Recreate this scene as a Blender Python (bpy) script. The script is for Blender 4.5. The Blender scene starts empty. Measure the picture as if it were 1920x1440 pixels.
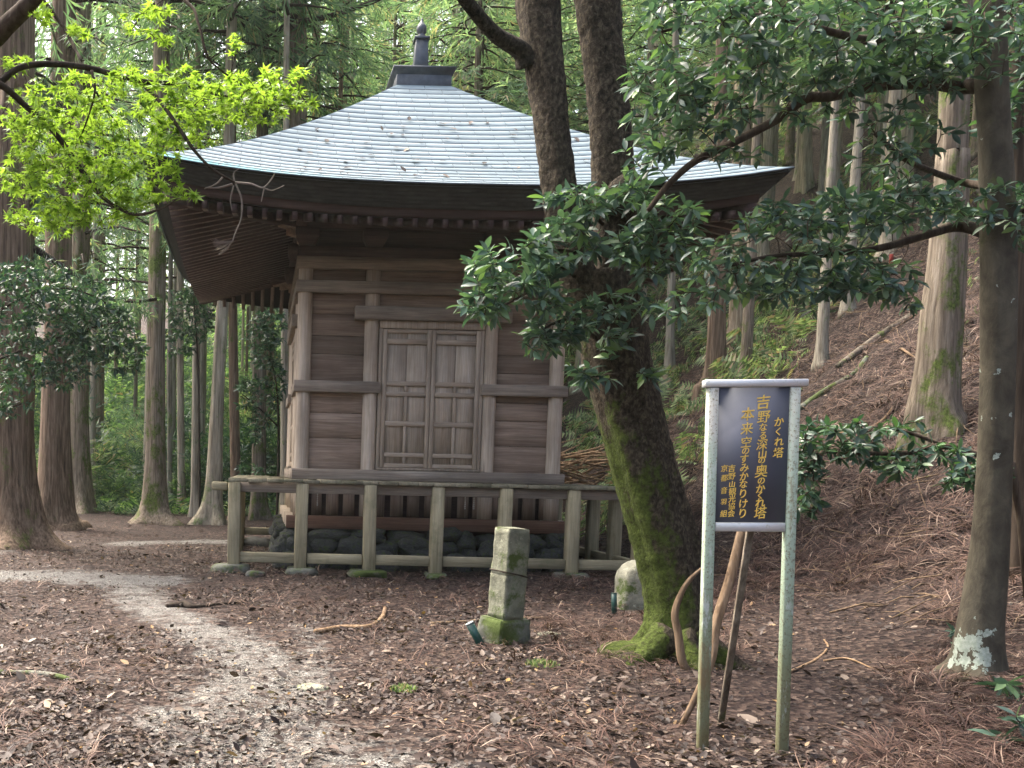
import bpy, math, random
import numpy as np
from mathutils import Matrix, Vector, noise as mnoise

R = math.radians
rng = np.random.default_rng(11)
random.seed(5)
S = bpy.context.scene
COL = S.collection

# ------------------------------------------------------------------ camera
F_PX, PX, PY = 1807.4, 486.9, 990.5            # focal length and principal point in photo pixels
PITCH, YAW, ROLL = -0.0613, 0.0033, 0.0233
CAM = np.array([0.0, 0.0, 1.404])
_c, _s = math.cos(YAW), math.sin(YAW)
_ex, _ey, _ez = np.array([_c, -_s, 0]), np.array([_s, _c, 0]), np.array([0, 0, 1.0])
FWD = math.cos(PITCH) * _ey + math.sin(PITCH) * _ez
_u0 = -math.sin(PITCH) * _ey + math.cos(PITCH) * _ez
RIGHT = math.cos(ROLL) * _ex + math.sin(ROLL) * _u0
UP = -math.sin(ROLL) * _ex + math.cos(ROLL) * _u0
cd = bpy.data.cameras.new("camera")
cam = bpy.data.objects.new("camera", cd)
COL.objects.link(cam)
m = Matrix.Identity(4)
for i in range(3):
    m[i][0], m[i][1], m[i][2], m[i][3] = RIGHT[i], UP[i], -FWD[i], CAM[i]
cam.matrix_world = m
cd.sensor_width = 36.0
cd.lens = F_PX / 1920 * 36.0
cd.shift_x = (960 - PX) / 1920
cd.shift_y = (PY - 720) / 1920
cd.clip_start, cd.clip_end = 0.05, 900
S.camera = cam
S.render.resolution_x, S.render.resolution_y = 1024, 768

# ------------------------------------------------------------------ light
SUN_EL, SUN_ROT = R(58), R(312)
w = bpy.data.worlds.new("World")
S.world = w
w.use_nodes = True
nt = w.node_tree
bg = nt.nodes["Background"]
sky = nt.nodes.new("ShaderNodeTexSky")
sky.sky_type = 'NISHITA'
sky.sun_disc = False
sky.sun_elevation, sky.sun_rotation = SUN_EL, SUN_ROT
sky.air_density, sky.dust_density, sky.ozone_density = 0.7, 9.0, 0.0
nt.links.new(sky.outputs[0], bg.inputs[0])
bg.inputs[1].default_value = 0.15
sl = bpy.data.lights.new("sun", 'SUN')
sl.energy = 1.5
sl.angle = R(25)
sl.color = (1.0, 0.94, 0.84)
so = bpy.data.objects.new("sun", sl)
COL.objects.link(so)
_sd = Vector((math.sin(SUN_ROT) * math.cos(SUN_EL), math.cos(SUN_ROT) * math.cos(SUN_EL), math.sin(SUN_EL)))
so.rotation_euler = _sd.to_track_quat('Z', 'Y').to_euler()
vs = S.view_settings
vs.view_transform = 'Standard'
vs.look = 'None'
vs.gamma = 1
vs.use_curve_mapping = False
vs.exposure = 2.3
S.cycles.max_bounces = 8
S.cycles.diffuse_bounces = 5
S.cycles.transparent_max_bounces = 8


# ------------------------------------------------------------------ geometry helpers
def ray(u, v):
    return FWD + (u - PX) / F_PX * RIGHT - (v - PY) / F_PX * UP


def at(u, v, Y):
    d = ray(u, v)
    return CAM + d * (Y / d[1])


def sp(t, wd):
    return wd * np.logaddexp(0, np.asarray(t, float) / wd)


def terrain(x, y):
    x = np.asarray(x, float); y = np.asarray(y, float)
    xb = 6.3 - 0.35 * sp(y - 25, 3.0)
    a = 0.85 * sp(x - xb, 0.7)
    b = 0.24 * sp(y - 38 + 0.25 * x, 3.0)
    h = 60 * np.tanh((a ** 3 + b ** 3) ** (1 / 3) / 60)
    k = np.clip(h, 0, 1.5)
    h = h + (0.02 + 0.08 * k) * (np.sin(1.7 * x + 0.6 * y) * np.sin(1.1 * y - 0.5 * x + 1.0)) \
        + (0.01 + 0.06 * k) * np.sin(4.1 * x - 1.3 * y + 2) * np.sin(3.7 * y + 0.8 * x) + .05 * k * np.sin(8.3 * x + 2.1 * y) * np.sin(6.9 * y - 3 * x + 1)
    return h


def ground_at(u, v):
    """the point where a sight line meets the ground"""
    d = ray(u, v)
    t0, t = 2.0, 2.0
    for t in np.arange(2.0, 120, 0.1):
        p = CAM + d * t
        if p[2] < float(terrain(p[0], p[1])):
            break
        t0 = t
    for _ in range(30):
        mid = (t0 + t) / 2
        p = CAM + d * mid
        if p[2] < float(terrain(p[0], p[1])):
            t = mid
        else:
            t0 = mid
    return CAM + d * t


def mesh_np(name, V, faces):
    """faces: list of int arrays (n, k)"""
    V = np.asarray(V, np.float32).reshape(-1, 3)
    me = bpy.data.meshes.new(name)
    fs = [np.asarray(f, np.int32) for f in faces if len(f)]
    nl = sum(f.size for f in fs)
    npoly = sum(len(f) for f in fs)
    me.vertices.add(len(V)); me.vertices.foreach_set("co", V.ravel())
    me.loops.add(nl); me.polygons.add(npoly)
    me.loops.foreach_set("vertex_index", np.concatenate([f.ravel() for f in fs]))
    tot = np.concatenate([np.full(len(f), f.shape[1], np.int32) for f in fs])
    st = np.concatenate([[0], np.cumsum(tot)[:-1]]).astype(np.int32)
    me.polygons.foreach_set("loop_start", st)
    me.polygons.foreach_set("loop_total", tot)
    me.update(calc_edges=True)
    me.validate()
    return me


class G:
    """collects shapes for ONE mesh"""
    def __init__(self):
        self.V, self.Q, self.T, self.n = [], [], [], 0

    def add(self, V, quads=(), tris=()):
        V = np.asarray(V, float).reshape(-1, 3)
        self.V.append(V)
        if len(quads): self.Q.append(np.asarray(quads) + self.n)
        if len(tris): self.T.append(np.asarray(tris) + self.n)
        self.n += len(V)
        return self

    def box(self, x0, x1, y0, y1, z0, z1):
        V = [(x0, y0, z0), (x1, y0, z0), (x1, y1, z0), (x0, y1, z0), (x0, y0, z1), (x1, y0, z1), (x1, y1, z1), (x0, y1, z1)]
        return self.add(V, [(0, 3, 2, 1), (4, 5, 6, 7), (0, 1, 5, 4), (1, 2, 6, 5), (2, 3, 7, 6), (3, 0, 4, 7)])

    def beam(self, a, b, wd, ht, up=(0, 0, 1), w2=None, h2=None):
        a = np.array(a, float); b = np.array(b, float)
        d = b - a; d /= np.linalg.norm(d)
        s = np.cross(d, up); s /= np.linalg.norm(s)
        n = np.cross(s, d)
        w2 = wd if w2 is None else w2; h2 = ht if h2 is None else h2
        V = []
        for p, ww, hh in ((a, wd, ht), (b, w2, h2)):
            for i, j in ((-1, -1), (1, -1), (1, 1), (-1, 1)):
                V.append(p + s * i * ww / 2 + n * j * hh / 2)
        return self.add(V, [(0, 1, 2, 3), (7, 6, 5, 4), (0, 4, 5, 1), (1, 5, 6, 2), (2, 6, 7, 3), (3, 7, 4, 0)])

    def tube(self, P, r, n=8, amp=0.0, k=3, flare=None, seed=0):
        P = np.asarray(P, float); r = np.asarray(r, float) * np.ones(len(P))
        rg = np.random.default_rng(seed)
        T = np.gradient(P, axis=0); T /= np.linalg.norm(T, axis=1)[:, None] + 1e-9
        ref = np.array([1.0, 0, 0]) if abs(T[0][0]) < 0.9 else np.array([0, 1.0, 0])
        A = np.linspace(0, 2 * math.pi, n, endpoint=False)
        ph = rg.uniform(0, 6.28, 8)
        s = np.cross(T[0], ref); s /= np.linalg.norm(s)
        V = []
        for i, (p, t) in enumerate(zip(P, T)):
            s = s - t * np.dot(s, t); s /= np.linalg.norm(s) + 1e-9
            b = np.cross(t, s)
            rr = r[i] * np.ones(n)
            if amp:
                f = i / max(1, len(P) - 1)
                rr = rr * (1 + amp * (np.sin(k * A + ph[0] + 2 * f) + .6 * np.sin((2 * k + 1) * A + ph[1] - 3 * f)
                                      + .5 * np.sin(5 * A + ph[2] + 9 * f) + .4 * np.sin((3 * k + 2) * A + ph[3])))
            if flare is not None:
                rr = rr * (1 + flare[i] * (.5 + .5 * np.sin(4 * A + ph[4])) * (.6 + .4 * np.sin(3 * A + ph[5])) * 1.2)
            V.append(p + np.outer(np.cos(A) * rr, s) + np.outer(np.sin(A) * rr, b))
        V = np.concatenate(V)
        q = []
        for i in range(len(P) - 1):
            j = np.arange(n); jn = (j + 1) % n
            q.append(np.stack([i * n + j, i * n + jn, (i + 1) * n + jn, (i + 1) * n + j], 1))
        tr = []
        base = len(V)
        V = np.concatenate([V, [P[0]], [P[-1]]])
        j = np.arange(n); jn = (j + 1) % n
        tr = np.concatenate([np.stack([np.full(n, base), jn, j], 1),
                             np.stack([np.full(n, base + 1), (len(P) - 1) * n + j, (len(P) - 1) * n + jn], 1)])
        return self.add(V, np.concatenate(q), tr)

    def scatter(self, tv, tt, Rm, T, sc):
        """template tris at frames Rm (N,3,3; columns side, along, normal), places T, sizes sc"""
        N, kk = len(T), len(tv)
        V = np.einsum('nij,kj->nki', Rm, np.asarray(tv, float)) * np.asarray(sc).reshape(-1, 1, 1) + np.asarray(T)[:, None, :]
        tt = np.asarray(tt)
        Fc = (tt[None] + (np.arange(N) * kk)[:, None, None]).reshape(-1, tt.shape[1])
        if tt.shape[1] == 3: return self.add(V, (), Fc)
        return self.add(V, Fc)

    def rot90(self, k):
        a = k * math.pi / 2
        M = np.array([[math.cos(a), -math.sin(a), 0], [math.sin(a), math.cos(a), 0], [0, 0, 1]])
        self.V = [v @ M.T for v in self.V]
        return self

    def mesh(self, name):
        f = []
        if self.Q: f.append(np.concatenate(self.Q))
        if self.T: f.append(np.concatenate(self.T))
        return mesh_np(name, np.concatenate(self.V), f)


def frames(D, U):
    D = np.asarray(D, float); D = D / (np.linalg.norm(D, axis=1)[:, None] + 1e-9)
    s = np.cross(D, U); s /= np.linalg.norm(s, axis=1)[:, None] + 1e-9
    n = np.cross(s, D)
    return np.stack([s, D, n], 2)


def smooth_path(P, n):
    """Catmull-Rom through the points"""
    P = np.asarray(P, float)
    Q = np.concatenate([[2 * P[0] - P[1]], P, [2 * P[-1] - P[-2]]])
    t = np.linspace(0, len(P) - 1 - 1e-6, n)
    i = t.astype(int); f = (t - i)[:, None]
    a, b, c, d = Q[i], Q[i + 1], Q[i + 2], Q[i + 3]
    return .5 * ((2 * b) + (-a + c) * f + (2 * a - 5 * b + 4 * c - d) * f ** 2 + (-a + 3 * b - 3 * c + d) * f ** 3)


def obj(name, g, mat, parent=None, smooth=False, bevel=0.0):
    me = g if isinstance(g, bpy.types.Mesh) else g.mesh(name)
    if mat is not None and not me.materials: me.materials.append(mat)
    if smooth: me.polygons.foreach_set("use_smooth", np.ones(len(me.polygons), bool))
    o = bpy.data.objects.new(name, me)
    COL.objects.link(o)
    if parent is not None: o.parent = parent
    if bevel:
        b = o.modifiers.new("bevel", 'BEVEL'); b.width = bevel; b.segments = 1; b.limit_method = 'ANGLE'
    return o


def tag(o, label, cat, group=None, kind=None):
    o["label"] = label; o["category"] = cat
    if group: o["group"] = group
    if kind: o["kind"] = kind
    return o


def thing(name, label, cat, loc, group=None):
    o = bpy.data.objects.new(name, None)
    o.empty_display_size = 0.1
    COL.objects.link(o); o.location = loc
    return tag(o, label, cat, group)


# ------------------------------------------------------------------ materials
class Mt:
    def __init__(self, name):
        self.m = bpy.data.materials.new(name); self.m.use_nodes = True
        self.t = self.m.node_tree; self.b = self.t.nodes["Principled BSDF"]
        self.out = self.t.nodes["Material Output"]

    def n(self, typ, **kw):
        nd = self.t.nodes.new(typ)
        for k, v in kw.items(): setattr(nd, k, v)
        return nd

    def put(self, sock, v):
        if isinstance(v, bpy.types.NodeSocket): self.t.links.new(v, sock)
        elif isinstance(v, tuple) and len(v) == 3 and sock.type == 'RGBA': sock.default_value = (*v, 1)
        else: sock.default_value = v

    def coord(self, scale=(1, 1, 1), shift=True):
        tc = self.n("ShaderNodeTexCoord"); v = tc.outputs["Object"]
        if shift:
            oi = self.n("ShaderNodeObjectInfo")
            ml = self.n("ShaderNodeMath", operation='MULTIPLY'); self.put(ml.inputs[0], oi.outputs["Random"]); ml.inputs[1].default_value = 43.0
            ad = self.n("ShaderNodeVectorMath", operation='ADD'); self.put(ad.inputs[0], v); self.put(ad.inputs[1], ml.outputs[0]); v = ad.outputs[0]
        mp = self.n("ShaderNodeMapping"); self.put(mp.inputs[0], v); mp.inputs["Scale"].default_value = scale
        return mp.outputs[0]

    def noise(self, vec, scale, detail=5, rough=.6, dist=0.0):
        nd = self.n("ShaderNodeTexNoise"); self.put(nd.inputs["Vector"], vec)
        nd.inputs["Scale"].default_value = scale; nd.inputs["Detail"].default_value = detail
        nd.inputs["Roughness"].default_value = rough; nd.inputs["Distortion"].default_value = dist
        return nd.outputs["Fac"]

    def voro(self, vec, scale, feature='F1', out="Distance"):
        nd = self.n("ShaderNodeTexVoronoi", feature=feature); self.put(nd.inputs["Vector"], vec); nd.inputs["Scale"].default_value = scale
        return nd.outputs[out]

    def ramp(self, fac, stops, interp='LINEAR'):
        nd = self.n("ShaderNodeValToRGB"); cr = nd.color_ramp; cr.interpolation = interp
        while len(cr.elements) < len(stops): cr.elements.new(0.5)
        for e, (p, c) in zip(cr.elements, stops):
            e.position = p; e.color = (*c, 1) if isinstance(c, tuple) else (c, c, c, 1)
        self.put(nd.inputs[0], fac)
        return nd.outputs[0]

    def mix(self, fac, a, b, mode='MIX'):
        nd = self.n("ShaderNodeMix", data_type='RGBA', blend_type=mode)
        self.put(nd.inputs[0], fac); self.put(nd.inputs[6], a); self.put(nd.inputs[7], b)
        return nd.outputs[2]

    def math(self, op, a, b=0.0, clamp=False):
        nd = self.n("ShaderNodeMath", operation=op, use_clamp=clamp); self.put(nd.inputs[0], a); self.put(nd.inputs[1], b)
        return nd.outputs[0]

    def island(self):
        return self.n("ShaderNodeNewGeometry").outputs["Random Per Island"]

    def attr(self, name):
        return self.n("ShaderNodeAttribute", attribute_name=name).outputs["Fac"]

    def bump(self, h, strength=.5, dist=.02):
        nd = self.n("ShaderNodeBump"); nd.inputs["Strength"].default_value = strength; nd.inputs["Distance"].default_value = dist
        self.put(nd.inputs["Height"], h); self.put(self.b.inputs["Normal"], nd.outputs[0])

    def done(self, col, rough=.8, metal=0.0, spec=.3):
        self.put(self.b.inputs["Base Color"], col); self.put(self.b.inputs["Roughness"], rough)
        self.b.inputs["Metallic"].default_value = metal; self.b.inputs["Specular IOR Level"].default_value = spec
        return self.m


def wood(name, cols, axis, moss=0.0, var=.35, bumpy=.5):
    k = Mt(name)
    sc = [14, 14, 14]; sc[axis] = .8
    v = k.coord(tuple(sc))
    g = k.noise(v, 1.0, 7, .68, .5)
    c = k.ramp(g, [(.25, cols[0]), (.5, cols[1]), (.75, cols[2])])
    fine = [90, 90, 90]; fine[axis] = 2.5
    g2 = k.noise(k.coord(tuple(fine)), 1.0, 3, .6)
    c = k.mix(.55, c, k.ramp(g2, [(.3, .45), (.62, 1.0)]), 'MULTIPLY')
    pat = k.noise(k.coord((1.3, 1.3, 1.3)), 1.0, 4, .6)
    c = k.mix(.6, c, k.ramp(pat, [(.3, (.55, .53, .52)), (.7, (1.15, 1.12, 1.08))]), 'MULTIPLY')
    c = k.mix(1.0, c, k.ramp(k.island(), [(0, 1 - var), (1, 1.0 + var * .4)]), 'MULTIPLY')
    knot = k.voro(k.coord(tuple(.25 * s if i == axis else .16 * s for i, s in enumerate(sc))), 1.5)
    c = k.mix(k.ramp(knot, [(.02, .75), (.09, 0.0)]), c, tuple(.35 * q for q in cols[0]))
    if moss:
        mm = k.noise(k.coord((3, 3, 3)), 1.0, 6, .7)
        c = k.mix(k.ramp(mm, [(.62 - moss, 0.0), (.85 - moss * .5, .8)]), c, (.085, .095, .045))
    h = k.mix(.5, g, g2)
    k.bump(h, bumpy, .012)
    return k.done(c, .82, 0, .25)


WB = [(.14, .096, .068), (.265, .196, .145), (.395, .31, .24)]         # brown wall boards
WP = [(.38, .305, .225), (.56, .475, .37), (.69, .615, .51)]           # pale pillars
WD = [(.155, .123, .095), (.25, .21, .166), (.36, .318, .26)]          # rails
WL = [(.235, .185, .13), (.38, .315, .24), (.51, .44, .345)]           # weathered doors
WG = [(.17, .15, .088), (.32, .285, .18), (.44, .405, .275)]           # grey veranda timber
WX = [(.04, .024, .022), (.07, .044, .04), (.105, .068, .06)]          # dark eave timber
M = {}
for ax, nm in enumerate("xyz"):
    M['board' + nm] = wood("wall_board_" + nm, WB, ax)
    M['pale' + nm] = wood("pale_wood_" + nm, WP, ax, bumpy=.35)
    M['door' + nm] = wood("door_wood_" + nm, WD, ax)
    M['leaf' + nm] = wood('weathered_door_wood_' + nm, WL, ax)
    M['grey' + nm] = wood("veranda_wood_" + nm, WG, ax, moss=.08)
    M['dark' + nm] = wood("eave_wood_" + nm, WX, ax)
M['deck'] = wood("mossy_deck_wood", [(.14, .13, .085), (.26, .24, .165), (.36, .34, .25)], 1, moss=.14)
M['rafter'] = wood('rafter_wood_lit_bottom', [(.17, .13, .115), (.26, .205, .18), (.36, .295, .255)], 1)  # paler tone that paints light onto the rafter undersides
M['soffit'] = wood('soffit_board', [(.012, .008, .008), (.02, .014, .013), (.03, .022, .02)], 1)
M['redbeam'] = wood("red_brown_wood_x", [(.09, .05, .035), (.16, .092, .065), (.22, .13, .095)], 0)


def mat_roof():
    k = Mt("weathered_metal_shingle")
    v = k.coord((1, 1, 1), False)
    a = k.noise(v, 1.4, 6, .65)
    b = k.noise(k.coord((9, 9, 2), False), 1.0, 4, .6)
    c = k.ramp(a, [(.3, (.21, .28, .30)), (.55, (.27, .345, .365)), (.8, (.32, .395, .41))])
    c = k.mix(.35, c, k.ramp(b, [(.3, (.6, .65, .68)), (.7, (1.0, 1.0, 1.0))]), 'MULTIPLY')
    c = k.mix(1.0, c, k.ramp(k.island(), [(0, .92), (1, 1.04)]), 'MULTIPLY')
    c = k.mix(k.math('MULTIPLY', k.attr("patina"), .8), c, (.12, .42, .43))
    k.bump(a, .06, .01)
    return k.done(c, k.ramp(b, [(.3, .42), (.7, .6)]), .2, .5)


def mat_plain(name, c, var=.2, scale=8, rough=.7, metal=0, spec=.3, bump=.3, c2=None):
    k = Mt(name)
    a = k.noise(k.coord(), scale, 6, .65)
    c2 = c2 or tuple(q * (1 - var) for q in c)
    col = k.ramp(a, [(.35, c2), (.65, c)])
    k.bump(k.noise(k.coord(), scale * 4, 5, .7), bump, .01)
    return k.done(col, rough, metal, spec)


def mat_stone(name, c, moss, scale=5):
    k = Mt(name)
    v = k.coord()
    a = k.noise(v, scale, 8, .7)
    col = k.ramp(a, [(.3, tuple(q * .45 for q in c)), (.5, c), (.72, tuple(q * 1.5 for q in c))])
    li = k.noise(v, scale * 2.2, 5, .7)
    col = k.mix(k.ramp(li, [(.58, 0.0), (.66, .7)]), col, tuple(min(.5, q * 2.3) for q in c))
    g = k.noise(v, scale * .55, 6, .75)
    col = k.mix(k.ramp(g, [(.62 - moss * .3, 0.0), (.7 - moss * .25, 1.0)]), col, (.06, .085, .022))
    k.bump(a, .8, .03)
    return k.done(col, .9, 0, .2)


def mat_bark(name, c1, c2, c3, fib=(22, 22, 1.1), moss=0.0, moss_c=(.07, .10, .02), mscale=1.6, lichen=0.0, mattr=False, bump=.9, dist=.03):
    k = Mt(name)
    g = k.noise(k.coord(fib), 1.0, 6, .65, .4)
    col = k.ramp(g, [(.32, c1), (.5, c2), (.7, c3)])
    pat = k.noise(k.coord((1.8, 1.8, .5)), 1.0, 5, .65)
    col = k.mix(.7, col, k.ramp(pat, [(.3, (.62, .6, .56)), (.7, (1.15, 1.15, 1.15))]), 'MULTIPLY')
    oi = k.n("ShaderNodeObjectInfo")
    col = k.mix(1.0, col, k.ramp(oi.outputs["Random"], [(0, (.72, .72, .74)), (1, (1.18, 1.1, 1.02))]), 'MULTIPLY')
    if moss:
        mn = k.noise(k.coord((mscale, mscale, mscale * .6)), 1.0, 8, .75)
        if mattr: mn = k.math('ADD', mn, k.math('MULTIPLY', k.math('SUBTRACT', k.attr("moss"), .5), .55))
        sh = k.noise(k.coord((30, 30, 30)), 1.0, 4, .7)
        mc = k.mix(k.ramp(sh, [(.35, 0.0), (.65, 1.0)]), tuple(q * .45 for q in moss_c), tuple(q * 1.5 for q in moss_c))
        col = k.mix(k.ramp(mn, [(.66 - moss, 0.0), (.74 - moss, .95)]), col, mc)
    if lichen:
        nz = k.noise(k.coord((3, 3, 3)), 1.0, 3)
        ad = k.n("ShaderNodeVectorMath", operation='ADD'); k.put(ad.inputs[0], k.coord((1, 1, .8))); k.put(ad.inputs[1], k.math('MULTIPLY', k.noise(k.coord((9, 9, 9)), 1.0, 5, .7), .22))
        vd = k.voro(ad.outputs[0], 7.0)
        thr = k.ramp(k.noise(k.coord((1.2, 1.2, 1.2)), 1.0, 2), [(.42, 0.0), (.75, .42 * lichen)])
        f = k.math('GREATER_THAN', thr, vd)
        f = k.math('MAXIMUM', f, k.math('GREATER_THAN', k.math('SUBTRACT', k.attr("lichen"), k.math('MULTIPLY', k.voro(ad.outputs[0], 20.0), 1.1)), .22))
        col = k.mix(k.math('MULTIPLY', f, .9), col, k.ramp(k.noise(k.coord((40, 40, 40)), 1.0, 4), [(.3, (.20, .25, .20)), (.7, (.38, .43, .37))]))
    k.bump(k.mix(.25, g, k.noise(k.coord((35, 35, 12)), 1.0, 4)), bump, dist)
    return k.done(col, .9, 0, .15)


def mat_leaf(name, stops, rough=.35, trans=.35, spec=.5, tcol=None):
    k = Mt(name)
    col = k.ramp(k.island(), stops)
    k.done(col, rough, 0, spec)
    tr = k.n("ShaderNodeBsdfTranslucent")
    k.put(tr.inputs[0], tcol if tcol else k.mix(1.0, col, (1.2, 1.35, .75), 'MULTIPLY'))
    ms = k.n("ShaderNodeMixShader"); ms.inputs[0].default_value = trans
    k.put(ms.inputs[1], k.b.outputs[0]); k.put(ms.inputs[2], tr.outputs[0])
    k.put(k.out.inputs[0], ms.outputs[0])
    return k.m


M['roof'] = mat_roof()
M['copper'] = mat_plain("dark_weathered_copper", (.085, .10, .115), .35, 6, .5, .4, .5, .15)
M['rock'] = mat_stone("mossy_foundation_rock", (.055, .058, .055), .30)
M['footing'] = mat_stone("mossy_footing_rock", (.13, .135, .11), .6)
M['marker'] = mat_stone("lichen_marker_stone", (.165, .17, .125), .34, 7)
M['boulder'] = mat_stone("grey_boulder_stone", (.21, .21, .16), .25, 6)
M['cedar_red'] = mat_bark("red_cedar_bark", (.05, .036, .027), (.155, .115, .082), (.28, .222, .165), moss=.10)
M['cedar_grey'] = mat_bark("grey_cedar_bark", (.075, .062, .048), (.18, .155, .12), (.32, .29, .235), moss=.14)
M['cedar_pale'] = mat_bark("pale_cedar_bark", (.13, .12, .095), (.28, .265, .215), (.43, .42, .355), fib=(16, 16, 1.0), moss=.10, moss_c=(.13, .17, .07))
M['lichen_bark'] = mat_bark("lichen_spotted_bark", (.058, .052, .038), (.10, .09, .064), (.155, .142, .10), fib=(8, 8, 5), moss=.08, moss_c=(.06, .065, .025), lichen=1.0, bump=.8, dist=.02)
M['mossy_bark'] = mat_bark("mossy_rough_bark", (.008, .007, .005), (.042, .036, .026), (.12, .105, .075), fib=(34, 34, 24), moss=.10, moss_c=(.05, .07, .013), mscale=3.5, mattr=True, bump=1.0, dist=.035)
M['twig'] = mat_bark("dark_twig_bark", (.025, .018, .014), (.05, .04, .03), (.09, .075, .06), bump=.3)
M['dead'] = mat_bark("dead_wood_bark", (.10, .07, .045), (.21, .15, .095), (.34, .26, .18), moss=.02, bump=.5)
M['drytwig'] = mat_plain("dry_twig", (.22, .18, .15), .4, 12)
G0 = [(0, (.028, .06, .048)), (.5, (.058, .112, .08)), (.85, (.095, .165, .09)), (1, (.15, .25, .08))]
M['broadleaf'] = mat_leaf("glossy_evergreen_leaf", G0, .40, .25, .45)
M['broadleaf2'] = mat_leaf("dark_shrub_leaf", [(0, (.016, .042, .03)), (.6, (.034, .08, .048)), (1, (.075, .15, .055))], .42, .25, .45)
M['maple'] = mat_leaf("bright_maple_leaf", [(0, (.035, .09, .014)), (.35, (.085, .195, .02)), (.75, (.145, .28, .03)), (1, (.22, .36, .05))], .5, .44, .3, (.31, .50, .045))
M['cedarleaf'] = mat_leaf("cedar_foliage", [(0, (.065, .115, .08)), (.5, (.12, .20, .13)), (.9, (.20, .29, .17)), (1, (.30, .24, .15))], .6, .5, .2)
M['cedarlight'] = mat_leaf("light_cedar_foliage", [(0, (.085, .15, .10)), (.5, (.17, .27, .17)), (.86, (.30, .39, .24)), (1, (.40, .31, .20))], .6, .5, .2)
M['fern'] = mat_leaf("fern_green", [(0, (.05, .08, .035)), (.35, (.10, .155, .068)), (.65, (.19, .26, .12)), (.82, (.30, .36, .19)), (.86, (.30, .24, .15)), (1, (.20, .145, .10))], .5, .4, .3)
M['under'] = mat_leaf('undergrowth_green', [(0, (.02, .045, .025)), (.45, (.05, .10, .045)), (.8, (.11, .19, .07)), (.96, (.24, .34, .12)), (1, (.22, .16, .09))], .5, .4, .3)
M['litter'] = mat_leaf("fallen_leaf", [(0, (.013, .008, .007)), (.45, (.031, .0205, .0165)), (.72, (.06, .040, .031)), (.88, (.11, .080, .062)), (.965, (.20, .162, .125)), (1, (.24, .14, .045))], .6, .1, .35)
M['needle'] = mat_leaf("fallen_cedar_needles", [(0, (.014, .008, .007)), (.4, (.044, .024, .019)), (.75, (.09, .051, .038)), (.93, (.165, .11, .082)), (1, (.28, .22, .17))], .7, .08, .25)
M['green_pipe'] = mat_plain("dark_green_plastic", (.012, .055, .045), .3, 9, .35, 0, .5, .05)
M['red'] = mat_plain("faded_red_paint", (.36, .05, .035), .3, 6, .6)


# ------------------------------------------------------------------ ground
def gravel_mask(x, y):
    x = np.asarray(x, float); y = np.asarray(y, float)
    best = np.zeros_like(x)
    for (u0, v0, u1, v1, wd, st_) in GRAVEL:
        a, b = ground_at(u0, v0)[:2], ground_at(u1, v1)[:2]
        d = b - a; L = max(1e-6, d @ d)
        t = np.clip(((x - a[0]) * d[0] + (y - a[1]) * d[1]) / L, 0, 1)
        dist = np.hypot(x - a[0] - t * d[0], y - a[1] - t * d[1])
        best = np.maximum(best, st_ * (1 - np.clip(dist / wd - .35, 0, 1)))
    return best


GRAVEL = [(-250, 1072, 60, 1080, .95, 1.0), (60, 1080, 255, 1088, .9, 1.0), (240, 1096, 268, 1130, .5, .8), (240, 1020, 410, 1016, .7, .85), (-200, 1020, 0, 1035, .4, .7),
          (270, 1135, 400, 1190, .45, .8), (400, 1190, 520, 1260, .6, .78), (500, 1260, 480, 1360, .75, .74), (430, 1350, 600, 1470, .95, .74), (560, 1170, 600, 1230, .25, .62), (700, 1420, 860, 1460, .5, .6)]


def axis(a0, a1, fine, far0, far1):
    mid = np.arange(a0, a1, fine)
    lo, hi = [a0], [mid[-1]]
    st = fine
    while lo[-1] > far0: st *= 1.18; lo.append(lo[-1] - st)
    st = fine
    while hi[-1] < far1: st *= 1.18; hi.append(hi[-1] + st)
    return np.concatenate([lo[:0:-1], mid, hi[1:]])


def make_ground():
    xs = axis(-8, 14, .11, -130, 140); ys = axis(3, 21, .11, -30, 170)
    X, Y = np.meshgrid(xs, ys)
    Z = terrain(X, Y) + .012 * np.sin(X * 9 + Y * 5) * np.sin(Y * 11 - X * 4)
    nx, ny = len(xs), len(ys)
    i = np.arange(ny - 1)[:, None] * nx + np.arange(nx - 1)[None]
    q = np.stack([i, i + 1, i + nx + 1, i + nx], 2).reshape(-1, 4)
    me = mesh_np("ground", np.stack([X, Y, Z], 2), [q])
    at_ = me.attributes.new("gravel", 'FLOAT', 'POINT')
    at_.data.foreach_set("value", gravel_mask(X.ravel(), Y.ravel()).astype(np.float32))
    k = Mt("forest_floor")
    v = k.coord((1, 1, 1), False)
    cell = k.voro(v, 26, out="Color")
    lit = k.ramp(cell, [(0, (.010, .007, .0065)), (.35, (.022, .0145, .013)), (.6, (.042, .029, .024)), (.85, (.085, .062, .05)), (1, (.15, .118, .095))])
    big = k.noise(v, .8, 6, .65)
    lit = k.mix(.8, lit, k.ramp(big, [(.3, (.5, .46, .46)), (.7, (1.1, 1.05, 1.0))]), 'MULTIPLY')
    gc = k.voro(v, 75, out="Color")
    gr = k.ramp(gc, [(0, (.06, .058, .053)), (.4, (.155, .151, .138)), (.75, (.265, .26, .24)), (1, (.42, .42, .39))])
    nz = k.noise(v, 4.5, 8, .8)
    f = k.math('ADD', k.attr("gravel"), k.math('MULTIPLY', k.math('SUBTRACT', nz, .5), 2.4))
    f = k.ramp(f, [(.50, 0.0), (.95, .92)])
    col = k.mix(f, lit, gr)
    gn = k.noise(v, .22, 5, .7)
    k.bump(k.mix(f, k.voro(v, 26), k.voro(v, 75)), .9, .03)
    return tag_struct(obj("ground", me, k.done(col, .92, 0, .2), smooth=True))


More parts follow.
